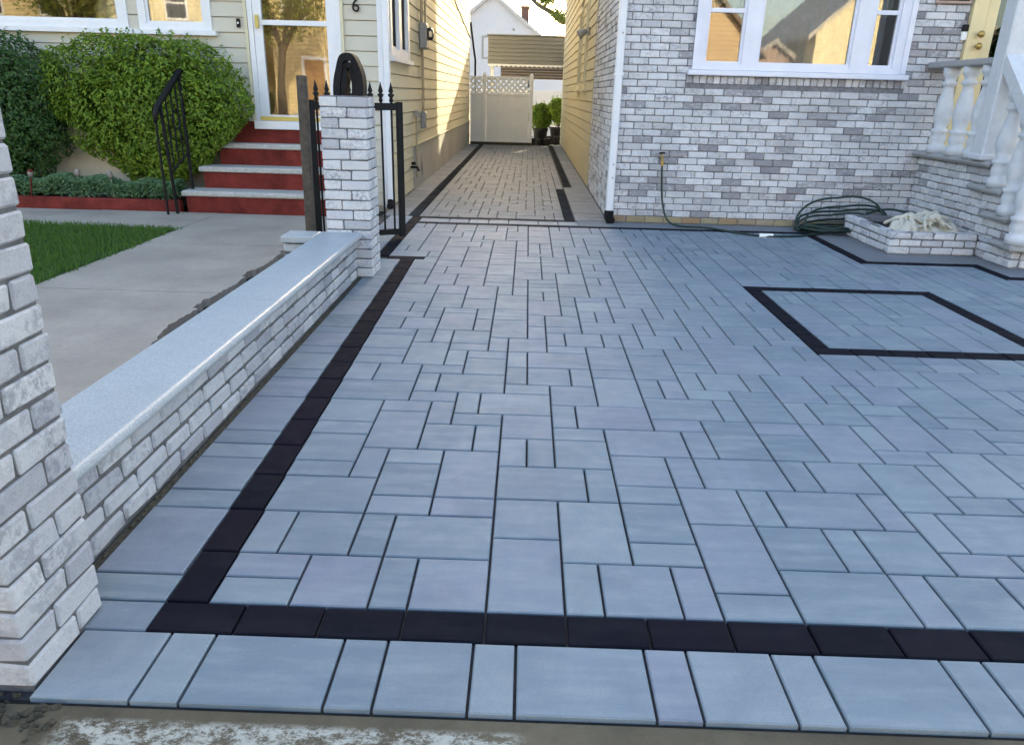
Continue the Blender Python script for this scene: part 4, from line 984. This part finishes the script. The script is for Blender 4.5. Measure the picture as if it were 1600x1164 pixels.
# ================================================================ stoop with balustrade
so = thing('stoop', 'brick stoop with stone ledges and white baluster railing beside the yellow door', 'stoop')
SXW = 4.165
levels = [(.845, 6.86, RY0-.002), (.635, 6.60, 7.14), (.425, 6.42, 6.84), (.215, 6.26, 6.62)]
body = MB(); 
body.box(SXW+.012, 5.6, 6.95, RY0-.002, -.05, .78); body.box(SXW+.012, 5.6, 6.70, 6.95, -.05, .57); body.box(SXW+.012, 5.6, 6.50, 6.70, -.05, .36); body.box(SXW+.012, 5.6, 6.37, 6.50, -.05, .15)
body.build('core', M['mortar'], so)
sbm = MB()
for k in range(11):
    z0, z1 = k*.0705+.004, (k+1)*.0705-.004
    yf = 6.36 if z1 < .16 else 6.49 if z1 < .37 else 6.69 if z1 < .58 else 6.94
    y = yf-(.1 if k % 2 else 0)
    while y < RY0-.01:
        a, b = max(y, yf), min(y+.19, RY0-.005)
        if b-a > .03: real_brick(so, M['brick_white'] if (k+int(y*9)) % 3 else M['brick_grey'], SXW, SXW+.085, a, b, z0, z1, .006, .004)
        y += .199
    x = SXW+.095
    while x < 5.5:
        v, f = cbox_data(x, x+.19, yf, yf+.085, z0, z1, .006, .003); sbm.add(v, f); x += .199
sbm.build('front_brickwork', M['brick_white'], so, kind='stuff')
for (z, a, b) in levels:
    MB().cbox(SXW-.085, 5.6 if z > .8 else SXW+.30, a, b, z-.058, z, .014, .003).build('stone_ledge', M['slab'], so)
for (z, a, b) in ((.635, 6.62, 6.97), (.425, 6.44, 6.72), (.215, 6.28, 6.52)): MB().cbox(SXW+.305, 5.6, a, b, z-.055, z-.003, .01).build('tread', M['slab'], so)
prof = [(.070, 0), (.070, .075), (.052, .085), (.058, .11), (.062, .155), (.054, .185), (.066, .20), (.066, .225), (.046, .24), (.058, .30), (.070, .36), (.066, .43), (.052, .52), (.040, .60), (.038, .63), (.056, .645), (.056, .67), (.04, .68), (.044, .71), (.062, .74), (.066, .80)]
def baluster(y, z, h, name='baluster'):
    s = h/.8; vs = []; return MB().lathe([(r_*1.22, zz*s) for r_, zz in prof], 14, Matrix.Translation((SXW-.012, y, z))).build(name, M['baluster'], so, smooth=True)
for y in (7.93, 7.58, 7.26): baluster(y, .845, .80)
for (y, z) in ((6.78, .635), (6.535, .425), (6.33, .215)): baluster(y, z, .80)
MB().cbox(SXW-.105, SXW+.075, 6.95, 7.13, .845, 4.6, .012).build('column', M['baluster'], so)
MB().cbox(SXW-.125, SXW+.095, 6.93, 7.15, .845, .90, .012).build('column_base', M['baluster'], so)
MB().cbox(SXW-.10, SXW+.085, 7.13, RY0-.01, 1.645, 1.705, .012).build('railing', M['slab'], so)
MB().prism([(7.0, 1.69), (6.97, 1.60), (6.16, .88), (6.10, .98), (6.95, 1.72)], SXW-.10, SXW+.095, 'X').build('railing', M['baluster'], so, fixn=True)
pn = bush('potted_shrub', 'green leafy shrub glimpsed behind the white porch column', 5.15, 7.6, 1.75, .28, .26, .34, 900, M['leaf_dark'], .04, 2.2, .1, ground=1.2, stems=3)
MB().lathe([(.12, .845), (.16, 1.15), (.17, 1.2), (.15, 1.2)], 14, Matrix.Translation((5.15, 7.6, 0))).build('pot', simple('clay_pot', (.3, .14, .08), .8), pn)
# ================================================================ end of the passage
fn = thing('vinyl_fence', 'white vinyl fence with lattice top and gate closing the passage', 'fence')
FY = 20.8
def panel(x0, x1, n):
    m = MB(); w = (x1-x0)/n
    for k in range(n): MB().cbox(x0+k*w+.0006, x0+(k+1)*w-.0006, FY-.012, FY+.012, .07, 1.26, .0012).build('board', M['vinyl'], fn)
    for z0, z1 in ((.05, .12), (1.24, 1.30), (1.655, 1.705)): MB().cbox(x0, x1, FY-.025, FY+.025, z0, z1, .004).build('rail', M['vinyl'], fn)
    lt = MB(); s = -.4
    for sg in (1, -1):
        a = x0-.45
        while a < x1+.45:
            p, q = Vector((a, FY+.004*sg, 1.29)), Vector((a+.37*sg, FY+.004*sg, 1.66)); a += .15
            # clip to panel
            def clip(p, q):
                d_ = q-p; t0, t1 = 0, 1
                for lim, s_ in ((x0, 1), (x1, -1)):
                    f0, f1 = (p.x-lim)*s_, (q.x-lim)*s_
                    if f0 < 0 and f1 < 0: return None
                    if f0 < 0: t0 = max(t0, f0/(f0-f1))
                    if f1 < 0: t1 = min(t1, f0/(f0-f1))
                return (p+d_*t0, p+d_*t1) if t1-t0 > .05 else None
            c = clip(p, q)
            if not c: continue
            t = (c[1]-c[0]).normalized(); nn = Vector((-t.z, 0, t.x))*.026; e = Vector((0, .0035, 0))
            vs = [c[0]-nn-e, c[0]+nn-e, c[1]+nn-e, c[1]-nn-e, c[0]-nn+e, c[0]+nn+e, c[1]+nn+e, c[1]-nn+e]
            lt.add(vs, [(0, 1, 2, 3), (7, 6, 5, 4), (0, 4, 5, 1), (3, 2, 6, 7), (1, 5, 6, 2), (0, 3, 7, 4)])
    lt.build('lattice', M['vinyl'], fn, kind='stuff', fixn=True)
panel(-1.55, -1.23, 1); panel(-1.13, .0, 3)
for x in (-1.18, .055):
    MB().cbox(x-.048, x+.048, FY-.048, FY+.048, 0, 1.735, .006).build('post', M['vinyl'], fn); MB().lathe([(.075, 1.735), (.075, 1.75), (.01, 1.80)], 4, Matrix.Translation((x, FY, 0))).build('post_cap', M['vinyl'], fn)
MB().cbox(-.03, -.005, FY-.04, FY-.013, 1.45, 1.62, .004).build('latch', M['iron'], fn)
MB().box(-1.55, .1, FY-.05, FY+.1, -.02, .07).build('kerb', M['dirt'], fn)
M['pot'] = simple('black_plant_pot', (.012, .011, .013), .6, .2)
for (x, y, z, s, n, lab) in ((.34, 21.5, .72, .33, 4200, 'rounded potted shrub just behind the open side of the white fence'), (.84, 22.9, .86, .33, 4200, 'taller potted light green shrub nearer the far white wall')):
    t = bush('garden_shrub', lab, x, y, z, s, s, s*1.1, n, M['leaf'], .035, 2.1, .15, ground=.3, stems=5)
    MB().lathe([(.15, -.07), (.2, .35), (.22, .37), (.22, .42), (.18, .42)], 14, Matrix.Translation((x, y, 0))).build('pot', M['pot'], t, smooth=True)
    for q in range(3): MB().lathe([(.07, -.07), (.09, .14), (.1, .17), (.08, .17)], 10, Matrix.Translation((x-.22+.2*q, y-.32, 0))).build('small_pot', M['pot'], t, smooth=True)
fw = thing('rear_wall', 'bright white garden wall seen through the gap beside the fence', 'wall')
for k in range(4): MB().cbox(-3+k*2.2+.005, -3+(k+1)*2.2-.005, 27.5, 27.7, -.08, 1.42, .006).build('wall_panel', M['white'], fw)
cp = thing('carport', 'taupe clad carport canopy with scalloped awning behind the fence', 'carport')
CX0, CX1, CY = -1.19, 4.6, 22.5
e = .104; z = 2.07
while z < 2.78: board('X', CY, CX0, CX1, z, z+e, -1).build('siding_board', M['siding_grey'], cp, fixn=True); z += e
MB().box(CX0+.01, CX1, CY+.002, 25.4, 2.09, 2.70).build('canopy_core', M['siding_grey'], cp); MB().box(CX0-.03, CX1, CY-.04, 25.43, 2.798, 2.83).build('cap', M['siding_grey'], cp)
sca = MB(); n = 44
for k in range(n):
    a = CX0+(CX1-CX0)*k/n; b = CX0+(CX1-CX0)*(k+1)/n; poly = [(a, 2.068), (a, 2.03)] + [(a+(b-a)*i/6, 2.03-.03*math.sin(math.pi*i/6)) for i in range(1, 6)] + [(b, 2.03), (b, 2.068)]
    sca.prism(poly, CY-.045, CY-.03, 'Y')
sca.build('scalloped_edge', M['vinyl'], cp, fixn=True)
M['taupe_brown'] = siding_mat('brown_slats', (.20, .155, .10), .2)
for k in range(5):
    z0 = 1.70+.072*k; MB().cbox(CX0+.35, CX1, CY+.42, CY+.45, z0, z0+.066, .003).build('awning_slat', M['taupe_brown'], cp)
for x in (CX0+.1, 1.6, 4.4): MB().cbox(x-.04, x+.04, CY+.4, CY+.48, -.07, 2.09, .006).build('post', M['vinyl'], cp)
# white gabled house behind
wh = thing('white_house', 'white gabled house with brown chimney far behind the fence', 'house')
HX0, HX1, HY0, HY1, ex, er = -5.4, 1.95, 36.0, 45.0, 2.45, 5.28; xm = (HX0+HX1)/2
MB().prism([(HX0, -.07), (HX1, -.07), (HX1, ex), (xm, er), (HX0, ex)], HY0, HY1, 'Y').build('wall', simple('grey_white_paint', (.50, .50, .53), .7, .04), wh, fixn=True)
rf = MB(); s = (er-ex)/(xm-HX0)
rf.prism([(HX0-.3, ex-.3*s), (xm, er), (HX1+.3, ex-.3*s), (HX1+.3, ex-.3*s+.16), (xm, er+.16), (HX0-.3, ex-.3*s+.16)], HY0-.22, HY1+.2, 'Y')
rf.build('roof', simple('pale_roof', (.42, .41, .40), .8), wh, fixn=True)
chm = MB(); chm.box(-.47, -.12, 37.4, 37.9, 3.2, 4.95); chm.box(-.51, -.08, 37.36, 37.94, 4.95, 5.05); chm.build('chimney', simple('brown_brick', (.16, .085, .06), .9, .3, 30, .5), wh)
window(wh, 'X', HY0, -2.19, -1.55, 2.72, 3.68, -1, [(-2.13, -1.61)], M['metergrey'], .05, sill=0, room=False, curtain=[M['curtain']])
MB().cbox(-.83, -.73, HY0-.03, HY0-.002, 3.9, 4.0, .01).build('vent', M['metergrey'], wh)
# tree with bare-ish spring crown
tt = thing('tree', 'spring tree with an arching limb above the carport', 'tree')
tb = MB(); tb.tube([(3.3, 45, -.07), (3.2, 45, 2), (2.9, 45.1, 4.4), (2.5, 45, 5.2)], [.26, .22, .19, .16], 9)
tb.build('trunk', M['bark'], tt)
limbs = MB(); lv_ = MB()
def limb(P, r0, r1, depth=0):
    pts = smooth_path(P, 4); n = len(pts); limbs.tube(pts, [r0+(r1-r0)*i/(n-1) for i in range(n)], 6)
    for i in range(2, n, 1 if depth else 2):
        if depth < 2 and rnd.random() < .8:
            p = pts[i]; d_ = Vector((rnd.uniform(-1, 1), rnd.uniform(-.6, .6), rnd.uniform(-.35, .9)))*(1.1 if depth == 0 else .55)
            limb([p, p+d_*.5+Vector((0, 0, .05)), p+d_], (r0+(r1-r0)*i/n)*.5, .012, depth+1)
        if depth >= 1:
            for _ in range(26): leaf(lv_, pts[i]+Vector((rnd.gauss(0, .16), rnd.gauss(0, .16), rnd.gauss(0, .13))), Vector((rnd.gauss(0, 1), rnd.gauss(0, 1), rnd.gauss(0, 1))), rnd.uniform(.04, .075), rnd.uniform(.02, .035))
limb([(2.5, 45, 5.2), (1.7, 44.9, 5.05), (1.05, 44.8, 5.5), (.35, 44.8, 5.85), (-.05, 44.8, 6.2), (-.5, 44.8, 6.9)], .17, .08)
limb([(2.5, 45, 5.2), (2.7, 45.2, 6.2), (2.5, 45.2, 7.4), (2.2, 45.3, 8.6)], .14, .05)
limb([(2.9, 45.1, 4.4), (3.5, 45.3, 5.8), (3.9, 45.4, 7.2)], .12, .04)
limb([(2.6, 45.2, 6.0), (1.9, 45.4, 6.6), (1.3, 45.5, 7.3), (.8, 45.5, 8.0)], .10, .04)
limbs.build('limb', M['bark'], tt); lv_.build('crown', M['leaf_tree'], tt)
# ================================================================ the far side of the street (seen in the window glass)
def street_house(x0, x1, y, h, ridge, wall, roof, label, nwin, brick=False, door_x=.75):
    t = thing('street_house', label, 'house')
    wt_ = NT(label[:18].replace(' ', '_')); sp_ = wt_.node('ShaderNodeSeparateXYZ'); wt_.inp(sp_, 0, wt_.pos)
    ln = wt_.math('FRACT', wt_.math('MULTIPLY', sp_.outputs[2], 5.6)); ns = wt_.noise(1.6, 5, .6)
    cc = wt_.ramp(ns, [(.3, tuple(x*.82 for x in wall)), (.7, tuple(min(1, x*1.1) for x in wall))])
    wt_.col(wt_.mix(wt_.ramp(ln, [(.82, (0, 0, 0)), (.9, (1, 1, 1))]), cc, tuple(x*.62 for x in wall))).set(.7); wm = wt_.m
    xm_ = (x0+x1)/2
    MB().prism([(x0, -.07), (x1, -.07), (x1, h), (xm_, ridge), (x0, h)], y-8, y, 'Y').build('wall', wm, t, fixn=True)
    s_ = (ridge-h)/(xm_-x0)
    MB().prism([(x0-.4, h-.4*s_), (xm_, ridge), (x1+.4, h-.4*s_), (x1+.4, h-.4*s_+.2), (xm_, ridge+.2), (x0-.4, h-.4*s_+.2)], y-8.3, y+.35, 'Y').build('roof', simple('far_roof', roof, .9), t, fixn=True)
    for fl in range(2):
        z0 = 1.3+fl*2.6
        if z0+1.3 > h+.8: continue
        for k in range(nwin):
            cx = x0+(x1-x0)*(k+.5)/nwin
            if fl == 0 and abs(cx-(x0+(x1-x0)*door_x)) < .9: continue
            f = MB(); f.box(cx-.5, cx+.5, y+.002, y+.06, z0, z0+1.35); f = f.build('window', M['white'], t)
            MB().box(cx-.42, cx+.42, y+.061, y+.065, z0+.08, z0+.63).build('pane', M['room'], f); MB().box(cx-.42, cx+.42, y+.061, y+.065, z0+.7, z0+1.27).build('pane', M['room'], f)
    dx = x0+(x1-x0)*door_x
    f = MB().box(dx-.55, dx+.55, y+.002, y+.06, .3, 2.6).build('door', M['white'], t); MB().box(dx-.42, dx+.42, y+.061, y+.08, .35, 2.45).build('door_leaf', M['door'], f)
    MB().box(dx-.8, dx+.8, y+.002, y+1.2, -.07, .28).build('step', M['found'], t)
SYY = -17.0
street_house(-27, -19.4, SYY, 5.2, 8.2, (.62, .52, .30), (.07, .06, .055), 'pale yellow house across the street, farthest left in the reflections', 3)
street_house(-18.2, -12.2, SYY, 5.4, 8.4, (.66, .58, .36), (.08, .06, .05), 'cream gabled house across the street reflected in the left window', 3)
street_house(-11.2, -5.2, SYY, 5.0, 8.0, (.70, .56, .30), (.10, .06, .04), 'golden gabled house across the street reflected in the glass storm door', 3, door_x=.3)
street_house(-4.2, 2.4, SYY, 5.2, 8.2, (.36, .30, .24), (.07, .065, .06), 'brown gabled house across the street straight behind the camera', 3)
street_house(5.4, 9.3, SYY, 3.3, 5.3, (.56, .43, .28), (.20, .16, .13), 'small orange gabled house across the street reflected in the left window light', 2, door_x=.5)
street_house(11.7, 18.9, SYY, 4.0, 7.2, (.70, .64, .42), (.42, .41, .38), 'pale gabled house across the street reflected in the wide front window', 3, door_x=.3)
street_house(9.5, 11.5, SYY-1.5, 2.9, 3.6, (.30, .22, .18), (.30, .29, .28), 'low brown brick house across the street set back between two houses', 2)
def street_tree(x, y, h, label):
    t = thing('street_tree', label, 'tree'); m = MB(); lf = MB(); r0 = random.Random(int(x*10))
    top = Vector((x+.2, y, h*.5)); m.tube([(x, y, -.07), (x+.05, y, h*.25), top], [.2, .16, .13], 8)
    for k in range(9):
        a = k*2.4; e = top+Vector((math.cos(a)*r0.uniform(.9, 1.9), math.sin(a)*r0.uniform(.6, 1.4), r0.uniform(.8, h*.48))); m.tube([top-Vector((0, 0, .3)), (top+e)/2+Vector((0, 0, .25)), e], [.08, .05, .02], 6)
        for q in range(330):
            c_ = top+(e-top)*r0.uniform(.45, 1.15)+Vector((r0.gauss(0, .34), r0.gauss(0, .34), r0.gauss(0, .28))); leaf(lf, c_, Vector((r0.gauss(0, 1), r0.gauss(0, 1), r0.gauss(0, 1))), r0.uniform(.05, .1), .035)
    m.build('trunk', M['bark'], t); lf.build('crown', M['leaf_tree'], t)
street_tree(-9.6, -12.6, 5.6, 'leafy street tree across the road reflected in the storm door')
street_tree(-17.6, -12.8, 6.0, 'leafy street tree across the road reflected in the big left window')
